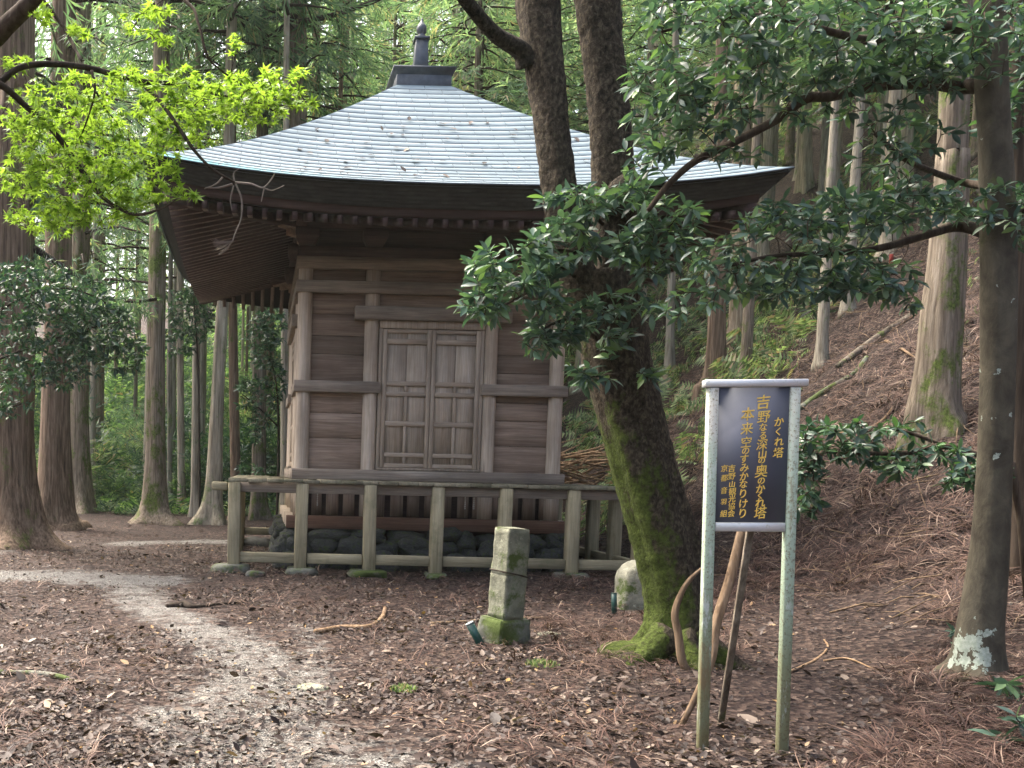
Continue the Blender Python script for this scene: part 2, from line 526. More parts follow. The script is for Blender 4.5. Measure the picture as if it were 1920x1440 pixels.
def tag_struct(o, label="forest floor of fallen leaves, needles and patches of pale gravel", cat="ground"):
    return tag(o, label, cat, kind="structure")


make_ground()

# ------------------------------------------------------------------ shrine (local origin: centre of the plan, on the ground)
BX, BY = 2.443, 15.79
DECK = 1.276
shrine = thing("wooden_shrine", "square weathered wooden shrine with curved pale metal roof, raised on a veranda over stones", "shrine", (BX, BY, 0))
PC, PI_, PR = 1.82, .856, .105                    # pillar centres and radius


def side(k, g):
    return g.rot90(k)


def pillar_g(x, y):
    z = np.linspace(.72, DECK + 3.02, 14)
    return G().tube([(x, y, q) for q in z], PR * (1 - .02 * np.linspace(0, 1, 14)), 20)


for k in range(4):
    for x in (-PC, -PI_, PI_):
        obj("pillar", side(k, pillar_g(x, -PC)), M['palez'], shrine, smooth=True)

DOORM = {}
for k in range(4):
    wx = 'x' if k % 2 == 0 else 'y'
    front = k in (0, 3)                            # sides that show: front and left
    # wall boards
    for (a, b) in ((-PC + .09, -PI_ - .09), (-PI_ + .09, PI_ - .09), (PI_ + .09, PC - .09)):
        g = G()
        door_bay = a > -1 and b < 1
        z = DECK + (2.42 if door_bay and k != 2 else .12)
        top = DECK + 3.0
        rb = random.Random(k * 7 + int(a * 10))
        while z < top - .02:
            h = rb.choice((.26, .31, .36, .42, .48))
            z1 = min(top, z + h)
            if top - z1 < .1: z1 = top
            dy = rb.uniform(0, .012)
            g.box(a, b, -PC + .01 - dy, -PC + .06, z + .003, z1 - .003)
            z = z1
        obj("wall_board", side(k, g), M['board' + wx], shrine, bevel=.004)
    e = 1.958 if k % 2 == 0 else 1.958 - .17       # rails of the front and back run past the corners
    g0 = PC - .02
    def rail(nm, x0, x1, z0, z1, yf=-1.958, mt=None, yb=-PC + .005):
        return obj(nm, side(k, G().box(x0, x1, yf, yb, DECK + z0, DECK + z1)), mt or M['door' + wx], shrine, bevel=.006)
    rail("sill", -e, e, .0, .155)
    rail("wall_rail", -e, e, 2.655, 2.82)
    rail("head_rail", -e, e, 2.99, 3.152)
    rail("wall_plate", -e + .03, e - .03, 3.155, 3.30, -1.93, M['dark' + wx])
    # dark bracket zone
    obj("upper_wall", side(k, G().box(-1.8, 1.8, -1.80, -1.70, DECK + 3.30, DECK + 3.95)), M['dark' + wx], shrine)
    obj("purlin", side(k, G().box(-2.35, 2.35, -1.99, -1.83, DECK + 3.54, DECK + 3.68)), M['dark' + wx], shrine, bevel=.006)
    for x in (-PC, -PI_, PI_) if k % 2 == 0 else (-PI_, PI_):
        gb = G()
        gb.add([(x - .11, -2.02, DECK + 3.31), (x + .11, -2.02, DECK + 3.31), (x + .11, -1.805, DECK + 3.31), (x - .11, -1.805, DECK + 3.31),
                (x - .17, -2.06, DECK + 3.42), (x + .17, -2.06, DECK + 3.42), (x + .17, -1.805, DECK + 3.42), (x - .17, -1.805, DECK + 3.42)],
               [(0, 3, 2, 1), (0, 1, 5, 4), (1, 2, 6, 5), (2, 3, 7, 6), (3, 0, 4, 7)])
        gb.box(x - .17, x + .17, -2.06, -1.805, DECK + 3.421, DECK + 3.535)
        obj("bracket_block", side(k, gb), M['dark' + wx], shrine, bevel=.006)
    if k == 2:
        rail("wall_rail", -e, e, 1.25, 1.41)
        continue
    rail("wall_rail", -e if k == 0 else -e, -.72, 1.25, 1.41)
    rail("wall_rail", .72, e, 1.25, 1.41)
    rail("lintel", -1.115, 1.115, 2.285, 2.47, -1.985)
    # door frame and the two leaves
    g = G()
    g.box(-.75, .75, -1.91, -1.84, DECK + 2.175, DECK + 2.283)
    g.box(-.75, -.70, -1.89, -1.84, DECK + .157, DECK + 2.173)
    g.box(.70, .75, -1.89, -1.84, DECK + .157, DECK + 2.173)
    g.box(-.75, .75, -1.97, -1.84, DECK + .157, DECK + .19)
    obj("door_frame", side(k, g), M['leafz'], shrine, bevel=.004)
    for sgn in (-1, 1):
        x0, x1 = (-.695, -.004) if sgn < 0 else (.004, .695)
        zt = DECK + 2.165
        Z = lambda yy: zt - (yy - 535) / 393.0
        zb = DECK + .195
        pan = G()
        xm = (x0 + x1) / 2
        pan.box(x0 + .02, xm - .004, -1.868, -1.850, zb + .02, zt - .02).box(xm + .004, x1 - .02, -1.868, -1.850, zb + .02, zt - .02)
        leaf = obj("door", side(k, pan), M['palez'], shrine)
        fr = G()
        yf = -1.905
        fr.box(x0, x0 + .058, yf, -1.8685, zb, zt).box(x1 - .058, x1, yf, -1.8685, zb, zt)
        obj("stile", side(k, fr), M['leafz'], leaf, bevel=.004)
        for ya, yb in ((535, 556), (588, 617), (824, 850), (884, 908), (1048, 1076), (1226, 1250), (1286, 1311)):
            z1, z0 = Z(ya), max(zb, Z(yb))
            obj("door_rail", side(k, G().box(x0 + .06, x1 - .06, yf + .004, -1.8685, z0, z1)), M['leaf' + wx], leaf, bevel=.004)
        mu = G()
        for ya, yb in ((850, 884), (908, 1048), (1076, 1226), (1250, 1286)):
            mu.box(xm - .022, xm + .022, yf + .008, -1.8685, Z(yb) + .001, Z(ya) - .001)
        obj("muntin", side(k, mu), M['leafz'], leaf, bevel=.003)

# under-floor: slats, beam, stones
for k in range(4):
    wx = 'x' if k % 2 == 0 else 'y'
    g = G()
    rb = random.Random(k)
    x = -1.9
    while x < 1.85:
        wd = rb.uniform(.13, .19)
        g.box(x, min(1.9, x + wd), -1.80 + rb.uniform(-.01, .01), -1.76, .76, 1.20)
        x += wd + rb.uniform(.05, .09)
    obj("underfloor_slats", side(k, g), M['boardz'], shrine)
    e = 2.02 if k % 2 == 0 else 1.85
    obj("ground_beam", side(k, G().box(-e, e, -2.02, -1.87, .575, .755)), M['redbeam'] if k % 2 == 0 else M['palez'], shrine, bevel=.008)
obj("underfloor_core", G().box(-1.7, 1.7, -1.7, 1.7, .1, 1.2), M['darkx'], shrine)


def rock(seed, sx, sy, sz, sub=3, flat=.0, jag=.28):
    import bmesh
    bm = bmesh.new()
    bmesh.ops.create_icosphere(bm, subdivisions=sub, radius=1)
    off = Vector((seed * 7.13, seed * 3.7, seed * 1.9))
    for v in bm.verts:
        c = v.co.copy()
        # push toward a box, then roughen
        mx = max(abs(c.x), abs(c.y), abs(c.z))
        c = c.lerp(c / mx, .42)
        n = mnoise.noise(c * 1.1 + off) * jag + mnoise.noise(c * 3 + off) * jag * .4 + mnoise.noise(c * 8 + off) * jag * .12
        c *= (1 + n)
        if flat and c.z > flat: c.z = flat + (c.z - flat) * .15
        v.co = Vector((c.x * sx, c.y * sy, c.z * sz))
    me = bpy.data.meshes.new("rock"); bm.to_mesh(me); bm.free()
    return me


rocks = [rock(i, 1, 1, 1, 3, 0, .45) for i in range(9)]
for me in rocks: me.materials.append(M['rock'])


def place_mesh(name, me, loc, sc, rz=0, rx=0, parent=None):
    o = bpy.data.objects.new(name, me); COL.objects.link(o)
    o.location = loc; o.scale = sc; o.rotation_euler = (rx, rx * .5, rz)
    if parent: o.parent = parent
    me.polygons.foreach_set("use_smooth", np.ones(len(me.polygons), bool))
    return o


rr = random.Random(3)
for k in (0, 3, 1):
    for row, (z, h) in enumerate(((.10, .16), (.29, .15), (.47, .13))):
        x = -2.1 + rr.uniform(-.1, .1)
        while x < 2.1:
            wd = rr.uniform(.22, .62)
            if k != 0 and x > 1.75: break
            p = Vector((min(x + wd / 2, 2.0), -2.02 + row * .03 + rr.uniform(-.05, .05), z + rr.uniform(-.04, .04)))
            p.rotate(Matrix.Rotation(k * math.pi / 2, 3, 'Z'))
            s = (wd / 2 * 1.0, .17, h * rr.uniform(.75, 1.15))
            place_mesh("foundation_stone", rr.choice(rocks), p, s if k == 0 else (s[1], s[0], s[2]), rr.uniform(-.15, .15) + rr.choice((0, math.pi)), rr.uniform(-.25, .25), shrine)
            x += wd

# veranda
DH, PP = 2.833, 2.753
for k in range(4):
    g = G()
    x = -DH
    rb = random.Random(30 + k)
    inner = 1.90
    while x < DH - .01:
        wd = rb.uniform(.2, .3)
        x1 = min(DH, x + wd)
        if DH - x1 < .08: x1 = DH
        # planks run outward; mitred at the corners
        def yi(q): return -max(inner, abs(q))
        o_ = rb.uniform(0, .018); z_ = rb.uniform(-.004, .004)
        a, b = x + .003, x1 - .003
        ya, yb = yi(a), yi(b)
        yo = -DH - o_
        V = []
        for zz in (DECK - .05 + z_, DECK - .001 + z_):
            V += [(a, yo, zz), (b, yo, zz), (b, min(yb, yo + .01), zz), (a, max(min(ya, -inner), yo) if ya > yo else yo + .01, zz)]
        g.add(V, [(0, 3, 2, 1), (4, 5, 6, 7), (0, 1, 5, 4), (1, 2, 6, 5), (2, 3, 7, 6), (3, 0, 4, 7)])
        x = x1
    obj("veranda_floor", side(k, g), M['deck'], shrine, bevel=.004)
    wx = 'x' if k % 2 == 0 else 'y'
    e = PP if k % 2 == 0 else PP - .09
    obj("veranda_joist", side(k, G().box(-e, e, -PP + .0, -PP + .075, DECK - .185, DECK - .053)), M['dark' + wx] if k % 2 else M['door' + wx], shrine, bevel=.006)
    g = G()
    xs = np.linspace(-PP, PP, 7)
    for i in range(6):
        g.box(xs[i] + .084, xs[i + 1] - .084, -PP - .045, -PP + .045, .142, .278)
    obj("bottom_rail", side(k, g), M['grey' + wx], shrine, bevel=.008)
    for i in range(6):
        j = random.Random(k * 10 + i)
        t = j.uniform(-.012, .012)
        gp = G().beam((xs[i] + t, -PP, -.05), (xs[i], -PP, DECK - .052), .165, .165, (0, 1, 0))
        obj("post", side(k, gp), M['greyz'], shrine, bevel=.012)
obj("joist_end", G().box(-3.06, -2.845, -2.80, -2.64, DECK - .17, DECK - .055), M['greyx'], shrine, bevel=.015)

# roof
EV = 3.925
HIP_W = np.array([.981, .90, .825, .73, .61, .5, .4, .3, .2, .11]) * 4
HIP_Z = np.array([.978, 1.006, 1.04, 1.087, 1.155, 1.233, 1.303, 1.381, 1.452, 1.533]) * 4
_pf = np.polyfit(HIP_W, HIP_Z, 4)
KW = .427


def roof_z(s, wv):
    """height of the roof at half-width wv, s in -1..1 along the side"""
    hz = np.polyval(_pf, wv) + DECK
    lift = .287 * np.clip((wv - KW) / (EV - KW), 0, 1) ** 1.6
    return hz - lift * (1 - np.abs(s) ** 2.6)


def eave_lift(x):
    return .287 * np.abs(x / EV) ** 2.6


EZ = float(roof_z(0, EV))                         # top edge of the eave in mid side
ROWS = 25
wr = np.linspace(EV + .02, KW, ROWS + 1)
gR, gU = G(), G()
patina = []
for k in range(4):
    # underlay
    ns = 24
    ss = np.linspace(-1, 1, ns + 1)
    ww = np.linspace(EV - .01, KW, 30)
    V = np.array([[(s * a, -a, float(roof_z(s, a)) - .045) for s in ss] for a in ww]).reshape(-1, 3)
    i = np.arange(29)[:, None] * (ns + 1) + np.arange(ns)[None]
    gu = G().add(V, np.stack([i, i + 1, i + ns + 2, i + ns + 1], 2).reshape(-1, 4)).rot90(k)
    gU.add(gu.V[0], gu.Q[0])
    gs = G()
    for r_ in range(ROWS):
        w0, w1 = wr[r_], wr[r_ + 1]
        w1 = w1 - .03                              # tucked under the next row
        off = .25 * (r_ % 2)
        edges = [-w0] + [x for x in np.arange(-5 + off, 5, .5) if -w0 + .05 < x < w0 - .05] + [w0]
        for a, b in zip(edges[:-1], edges[1:]):
            a2 = a + (.003 if a > -w0 else 0); b2 = b - (.003 if b < w0 else 0)
            jz = rng.uniform(-.0012, .0012)
            xs = np.linspace(a2, b2, 4)
            lo, up = [], []
            for x in xs:
                lo.append((x, -w0, float(roof_z(x / w0, w0)) + .005 + jz))
                xu = np.clip(x, -w1, w1)
                up.append((xu, -w1, float(roof_z(xu / w1, w1)) - .004))
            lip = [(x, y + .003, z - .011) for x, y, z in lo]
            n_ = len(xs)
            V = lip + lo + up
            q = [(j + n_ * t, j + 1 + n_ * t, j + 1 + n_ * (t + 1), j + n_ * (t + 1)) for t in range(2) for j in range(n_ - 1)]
            gs.add(V, q)
            pt = 0.0
            if k == 0 and r_ < 2: pt = max(0, min(1, (-a - 1.4) / 2.2)) * (1 if r_ == 0 else .45)
            patina += [pt] * len(V)
    gs.rot90(k)
    for v_, q_ in zip(gs.V, gs.Q):
        pass
    gR.add(np.concatenate(gs.V), np.concatenate(gs.Q))
me = gR.mesh("roof")
at_ = me.attributes.new("patina", 'FLOAT', 'POINT'); at_.data.foreach_set("value", np.array(patina, np.float32))
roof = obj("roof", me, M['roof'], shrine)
me.materials.append(M['copper'])                  # dark lower sheet edges paint in the shadow line of each row
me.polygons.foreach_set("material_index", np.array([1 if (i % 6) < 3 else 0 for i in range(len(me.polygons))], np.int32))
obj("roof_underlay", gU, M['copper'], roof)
# eave edge: dark stepped layers, then a brown fascia board
eave_side = ["front", "right", "back", "left"]
xs = np.linspace(-1, 1, 41)


def eave_strip(k, inset0, inset1, d0, d1, back=.25):
    """a board along the eave between depths d0 (top) and d1 below the roof edge"""
    V, q = [], []
    for s in xs:
        for (ins, d) in ((inset0, d0), (inset1, d1)):
            a = EV - ins
            V.append((s * a, -a, EZ + float(eave_lift(s * EV)) - d))
        for (ins, d) in ((inset1 + back, d1), (inset0 + back, d0)):
            a = EV - ins
            V.append((s * a, -a, EZ + float(eave_lift(s * EV)) - d))
    for i in range(len(xs) - 1):
        b = 4 * i
        q += [(b + 1, b + 5, b + 4, b), (b + 2, b + 6, b + 5, b + 1), (b + 3, b + 7, b + 6, b + 2)]
    return G().add(V, q).rot90(k)


M['eavelayer'] = mat_plain("dark_eave_layers", (.045, .045, .04), .5, 5, .75, 0, .3, .3)
for k in range(4):
    for j in range(6):
        obj("eave_layer", eave_strip(k, .03 + .032 * j, .038 + .032 * j, .0 + .041 * j + .004, .041 * (j + 1)), M['eavelayer'], shrine)
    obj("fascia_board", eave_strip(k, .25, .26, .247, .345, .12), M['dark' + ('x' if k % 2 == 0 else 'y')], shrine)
# soffit boards and rafters
RS = .27                                           # rise of the rafters inward
RO = EV - .30


def raf_z(x, y_in):
    """underside height of the soffit at lateral x, inward run y_in from the rafter tip"""
    return EZ - .352 + float(eave_lift(x)) * (1 - y_in / (RO - 1.7)) + RS * y_in


for k in range(4):
    V, q = [], []
    runs = np.linspace(0, RO - 1.7, 8)
    for s in np.linspace(-1, 1, 31):
        for t in runs:
            a = RO - t
            V.append((s * a, -a, raf_z(s * a, t)))
    n_ = len(runs)
    for i in range(30):
        for j in range(n_ - 1):
            b = i * n_ + j
            q.append((b, b + 1, b + n_ + 1, b + n_))
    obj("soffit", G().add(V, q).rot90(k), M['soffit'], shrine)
    sp_ = .187
    nr = int((RO - .12) / sp_)
    rest = G()
    cnt = 0
    for i in range(-nr, nr + 1):
        x = i * sp_
        t1 = min(RO - 1.75, RO - abs(x) - .05)
        if t1 < .12: continue
        g = G()
        g.beam((x, -(RO + .02), raf_z(x, -.02) - .055), (x, -(RO - t1), raf_z(x, t1) - .055), .066, .105)
        g.rot90(k)
        show = (k == 0 and -3.3 < x < 3.3) or (k == 3) or (k == 1 and -3.3 < x < 1.0) or (k == 2 and 1.5 < x < 3.3)
        if k == 3 and x < -3.2: show = False
        if show and cnt < 34 and not (k == 1 and cnt >= 24):
            cnt += 1
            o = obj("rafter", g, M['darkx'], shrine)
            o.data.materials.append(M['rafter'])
            o.data.polygons.foreach_set("material_index", np.array([1 if i % 6 == 2 else 0 for i in range(6)], np.int32))  # pale underside and dark sides paint in light and shade
        else:
            rest.add(np.concatenate(g.V), np.concatenate(g.Q))
    if rest.V:
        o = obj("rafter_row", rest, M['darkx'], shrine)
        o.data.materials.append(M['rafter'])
        o.data.polygons.foreach_set("material_index", np.array([1 if i % 6 == 2 else 0 for i in range(len(o.data.polygons))], np.int32))  # same painted light on the undersides of this row
        o["kind"] = "stuff"
for k in range(4):
    g = G()
    a = RO + .03
    g.beam((-a, -a, raf_z(-EV, 0) - .10), (-1.8, -1.8, raf_z(-1.8, RO - 1.8) - .14), .13, .17)
    obj("corner_beam", g.rot90(k), M['darkx'], shrine, bevel=.006)
    g = G()
    for i, (dd, zz, hh) in enumerate(((1.84, 3.32, .10), (2.0, 3.40, .10), (2.12, 3.48, .10))):
        g.beam((-dd - .1, -dd - .1, DECK + zz + .05), (-1.7, -1.7, DECK + zz + .05), .09, hh - .004)
    obj("corner_bracket", g.rot90(k), M['boardx'], shrine, bevel=.01)
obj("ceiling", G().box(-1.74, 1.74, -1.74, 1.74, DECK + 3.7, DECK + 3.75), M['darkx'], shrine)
# finial
fz = DECK + 1.534 * 4
fin = obj("finial_base", G().box(-KW, KW, -KW, KW, fz - .12, fz + .225), M['copper'], shrine, bevel=.006)
g = G()
b0, b1 = KW - .002, KW + .06
V = [(-b0, -b0, fz + .16), (b0, -b0, fz + .16), (b0, b0, fz + .16), (-b0, b0, fz + .16), (-b1, -b1, fz + .25), (b1, -b1, fz + .25), (b1, b1, fz + .25), (-b1, b1, fz + .25),
     (-b1, -b1, fz + .275), (b1, -b1, fz + .275), (b1, b1, fz + .275), (-b1, b1, fz + .275)]
q = [(0, 1, 5, 4), (1, 2, 6, 5), (2, 3, 7, 6), (3, 0, 4, 7), (4, 5, 9, 8), (5, 6, 10, 9), (6, 7, 11, 10), (7, 4, 8, 11), (8, 9, 10, 11)]
obj("finial_flange", g.add(V, q), M['copper'], fin)
obj("finial_post", G().beam((0, 0, fz + .27), (0, 0, fz + .88), .235, .235, (0, 1, 0), .185, .185), M['copper'], fin, bevel=.006)
obj("finial_cap", G().box(-.12, .12, -.12, .12, fz + .845, fz + .885), M['copper'], fin, bevel=.006)
pr = [(.0, .075), (.03, .085), (.05, .055), (.07, .06), (.10, .075), (.14, .082), (.18, .078), (.21, .062), (.24, .04), (.27, .022), (.30, .013), (.33, .004)]
obj("finial_jewel", G().tube([(0, 0, fz + .886 + a) for a, b in pr], [b for a, b in pr], 16), M['copper'], fin, smooth=True)
# pale cords hanging under the veranda
M['cord'] = mat_plain("pale_cord", (.5, .48, .42), .3, 20)
for x, l in ((-1.62, .17), (.40, .17), (.52, .17)):
    g = G()
    for i in range(6):
        z = DECK - .19 - i * l / 6
        g.tube([(x + .004 * (i % 2), -2.62, z), (x, -2.62, z - .012), (x, -2.62, z - .022)], [.006, .012, .006], 6)
    g.tube([(x, -2.62, DECK - .05), (x, -2.62, DECK - .19 - l)], [.003, .003], 5)
    obj("hanging_cord", g, M['cord'], shrine)

# leaves lying on the roof
lv_t = np.array([(0, 0, 0), (.28, .35, .06), (0, .4, 0), (-.28, .35, .05), (.2, .75, .08), (0, .78, .03), (-.2, .75, .08), (0, 1.1, .02)])
lv_f = np.array([(0, 1, 2), (0, 2, 3), (1, 4, 5), (1, 5, 2), (2, 5, 6), (2, 6, 3), (4, 7, 5), (5, 7, 6)])
N = 70
sx = rng.uniform(-.85, .85, N); wv = rng.uniform(1.4, 3.6, N) + .2
T = np.stack([BX + sx * wv, BY - wv, roof_z(sx, wv) + .035], 1)
D = np.stack([rng.normal(size=N), rng.normal(size=N), rng.normal(size=N) * .2], 1)
D[:, 2] += -D[:, 1] * -.5
tag(obj("fallen_roof_leaves", G().scatter(lv_t, lv_f, frames(D, np.tile([0, -.5, 1.0], (N, 1))), T, rng.uniform(.06, .13, N)), M['litter']),
    "scattered brown dead leaves lying on the pale roof of the shrine", "leaves", kind="stuff")

# ------------------------------------------------------------------ foliage builders
LEAF_V = np.array([(0, 0, 0), (.13, .28, .03), (0, .3, -.02), (-.13, .28, .03), (.17, .55, .02), (0, .57, -.03), (-.17, .55, .02),
                   (.10, .80, -.03), (0, .82, -.07), (-.10, .80, -.03), (0, 1.0, -.13)])
LEAF_T = np.array([(0, 1, 2), (0, 2, 3), (1, 4, 5), (1, 5, 2), (2, 5, 6), (2, 6, 3), (4, 7, 8), (4, 8, 5), (5, 8, 9), (5, 9, 6), (7, 10, 8), (8, 10, 9)])
_ma = [-150, -128, -100, -78, -52, -27, 0, 27, 52, 78, 100, 128, 150]
_mr = [.34, .20, .55, .26, .86, .30, 1.0, .30, .86, .26, .55, .20, .34]
MAPLE_V = np.array([(0, 0, 0)] + [(math.sin(R(a)) * r_, math.cos(R(a)) * r_, -.12 * r_ * r_ + (.03 if i % 2 else 0)) for i, (a, r_) in enumerate(zip(_ma, _mr))])
MAPLE_T = np.array([(0, i + 1, i + 2) for i in range(12)])
SPRAY_V = np.array([(0, 0, 0), (.03, .3, .02), (0, 1, -.1), (-.03, .3, .02),
                    (.02, .2, 0), (.30, .62, -.02), (.09, .45, 0), (-.02, .25, 0), (-.30, .70, -.02), (-.09, .5, 0),
                    (.02, .5, 0), (.22, .95, -.06), (.07, .75, -.02)])
SPRAY_T = np.array([(0, 1, 2), (0, 2, 3), (4, 5, 6), (7, 9, 8), (10, 11, 12)])
FERN_V, FERN_T = [(0, 0, 0), (.0, 1.0, -.25)], []
for i in range(7):
    y = .12 + i * .12; z = .12 * math.sin(y * 3) - .25 * y * y; L = .30 * math.sin(.6 + i * .33) + .04
    for sg in (-1, 1):
        b = len(FERN_V)
        FERN_V += [(0, y, z), (sg * L, y + .10, z - .05), (0, y + .09, z)]
        FERN_T.append((b, b + 1, b + 2) if sg > 0 else (b, b + 2, b + 1))
FERN_V = np.array(FERN_V)


def unit(v): return v / (np.linalg.norm(v, axis=-1, keepdims=True) + 1e-9)


def leafy(regions, branches, leaf=.12, per=(5, 9), twr=.004, seed=0, origin=np.zeros(3), droop=.35, lv=(LEAF_V, LEAF_T), flat=.35, step=.16):
    """sprays of leaves in photo regions (u, v, ru, rv, Y, dY, count), joined by twigs to the branches; returns (leaves, twigs)"""
    rg = np.random.default_rng(seed)
    nodes = [p for br in branches for p in smooth_path(br, max(8, 4 * len(br)))]
    pts = []
    for (u, v, ru, rv, Y, dY, n) in regions:
        for _ in range(n):
            a = rg.uniform(0, 6.28); q = math.sqrt(rg.uniform(0, 1))
            pts.append(at(u + ru * q * math.cos(a), v + rv * q * math.sin(a), Y + rg.uniform(-dY, dY)))
    pts = np.array(pts)
    nodes = np.array(nodes)
    dist = np.min(np.linalg.norm(pts[:, None] - nodes[None], axis=2), axis=1)
    order = np.argsort(dist)
    nodes = list(nodes)
    gt = G(); Tt, Dd, Uu, Sc = [], [], [], []
    for i in order:
        p = pts[i]
        arr = np.array(nodes)
        j = int(np.argmin(np.linalg.norm(arr - p, axis=1)))
        a = arr[j]
        L = np.linalg.norm(p - a)
        mid = (a + p) / 2 + rg.normal(size=3) * .08 * L + np.array([0, 0, .06 * L])
        path = smooth_path([a, mid, p], 5)
        gt.tube(path, np.linspace(twr * (1 + min(1.5, L)), twr * .5, 5), 4)
        nodes += [mid, p]
        d = unit(p - mid)
        k = rg.integers(*per)
        az = rg.uniform(0, 6.28)
        e1 = unit(np.cross(d, [0, 0, 1.0]) + 1e-6); e2 = np.cross(d, e1)
        for q in range(k):
            th = az + q * 2.4
            rad = np.cos(th) * e1 + np.sin(th) * e2
            dr = d * rg.uniform(.25, .8) + rad * rg.uniform(.7, 1.1) + np.array([0, 0, -droop * rg.uniform(.1, 1)])
            if flat: dr[2] *= (1 - flat)
            Tt.append(p - d * rg.uniform(0, .05)); Dd.append(dr); Uu.append(np.array([0, 0, 1.0]) + rg.normal(size=3) * .55)
            Sc.append(leaf * rg.uniform(.5, 1.2))
    gl = G().scatter(lv[0], lv[1], frames(np.array(Dd), np.array(Uu)), np.array(Tt) - origin, Sc)
    gt.V = [v - origin for v in gt.V]
    return gl, gt


def px_path(pts, Y):
    """(u, v, width px[, Y]) points -> positions and radii"""
    P, r_ = [], []
    for q in pts:
        y = q[3] if len(q) > 3 else Y
        P.append(at(q[0], q[1], y)); r_.append(q[2] / 2 / F_PX * y)
    return np.array(P), np.array(r_)


def limb(pts, Y, n=8, amp=.06, seg=4, seed=0, origin=np.zeros(3)):
    P, r_ = px_path(pts, Y)
    N = seg * len(P)
    t = np.linspace(0, len(P) - 1, N)
    return G().tube(smooth_path(P, N) - origin, np.interp(t, np.arange(len(P)), r_), n, amp, 2, None, seed)


# ------------------------------------------------------------------ cedars
def trunk_g(H, r0, flare=.6, lean=(0, 0), n=16, seed=0, amp=.035):
    z = np.concatenate([[-.4, 0, .12, .3, .6, 1.0, 1.6], np.linspace(2.4, H, 12)])
    rg = np.random.default_rng(seed)
    wob = .04 * np.sin(z * .35 + rg.uniform(0, 6)) * np.clip(z / 6, 0, 1)
    P = np.stack([lean[0] * z + wob, lean[1] * z + .5 * wob, z], 1)
    fl = np.exp(-np.clip(z, 0, 99) / .38)
    r_ = r0 * (1 - .82 * np.clip(z / H, 0, 1)) * (1 + flare * .45 * fl)
    return G().tube(P, r_, n, amp, 3, flare * fl, seed)


def crown_g(zb, H, L0, nb, seed, spray=.5, per=16):
    rg = np.random.default_rng(seed)
    T, D, U, Sc = [], [], [], []
    gb = G()
    for i in range(nb):
        f = (i + rg.uniform(0, 1)) / nb
        z = zb + (H - zb) * f
        L = L0 * (1 - f) ** .75 * rg.uniform(.55, 1.15) + .25
        az = i * 2.4 + rg.uniform(-.4, .4)
        h = np.array([math.cos(az), math.sin(az), 0])
        dr = rg.uniform(.25, .6)
        t = np.linspace(0, 1, 5)
        path = np.array([0, 0, z]) + np.outer(t * L, h) + np.outer(.18 * t * L - dr * L * t ** 2, [0, 0, 1])
        gb.tube(path, np.linspace(.03 + .008 * L, .008, 5), 4)
        n_ = max(4, int(per * L / L0 + 3))
        ts = rg.uniform(.22, 1.03, n_) ** .8
        c = np.array([0, 0, z]) + np.outer(ts * L, h) + np.outer(.18 * ts * L - dr * L * ts ** 2, [0, 0, 1])
        lat = np.array([-h[1], h[0], 0])
        sg = rg.uniform(-1, 1, n_)
        c = c + np.outer(sg * .22 * L * (.3 + .7 * np.sin(np.clip(ts, 0, 1) * 3.0)), lat) + rg.normal(size=(n_, 3)) * .07
        d = np.outer(rg.uniform(.4, 1.0, n_), h) + np.outer(sg * .8, lat) + np.outer(-rg.uniform(.2, 1.2, n_), [0, 0, 1]) + rg.normal(size=(n_, 3)) * .25
        T.append(c); D.append(d); U.append(np.array([0, 0, 1.0]) + rg.normal(size=(n_, 3)) * .5); Sc.append(rg.uniform(.6, 1.3, n_) * spray)
    D = np.concatenate(D)
    return G().scatter(SPRAY_V, SPRAY_T, frames(D, np.concatenate(U)), np.concatenate(T), np.concatenate(Sc)), gb


TR = [trunk_g(24, .26, .5, (.004 * (i - 2), .002 * i), 12, 40 + i).mesh("trunk") for i in range(5)]
CR = []
for i, (zb, H, L0, nb) in enumerate(((8, 24.5, 2.6, 95), (10, 24.5, 2.3, 80), (6.5, 24.5, 2.9, 105), (12, 24.5, 2.1, 75), (4, 24.5, 2.7, 125))):
    a, b = crown_g(zb, H, L0, int(nb * .62), 70 + i, .6, 20)
    CR.append((a.mesh("crown"), b.mesh("branches")))
for t in TR: t.polygons.foreach_set("use_smooth", np.ones(len(t.polygons), bool))


def with_mat(me, mat):
    k = (me.name, mat.name)
    if k not in _MM:
        c = me.copy() if me.materials else me
        c.materials.clear(); c.materials.append(mat); _MM[k] = c
    return _MM[k]


_MM = {}


def cedar(x, y, r0, label, group=None, bark='cedar_grey', v=0, crown=0, leaf='cedarleaf', H=24.0, rz=None, z=None):
    z = float(terrain(x, y)) if z is None else z
    t = thing("cedar_tree", label, "tree", (x, y, z), group)
    t.rotation_euler = (0, 0, random.uniform(0, 6.28) if rz is None else rz)
    k = H / 24.0
    a = obj("trunk", with_mat(TR[v % 5], M[bark]), None, t); a.scale = (r0 / .26, r0 / .26, k)
    if crown is not None:
        c = CR[crown % 5]
        kk = 1.0 + .15 * min(2.0, r0 / .2)
        for nm, me, mt in (("crown", c[0], leaf), ("branches", c[1], 'twig')):
            o = obj(nm, with_mat(me, M[mt]), None, t); o.scale = (kk, kk, k)
    return t


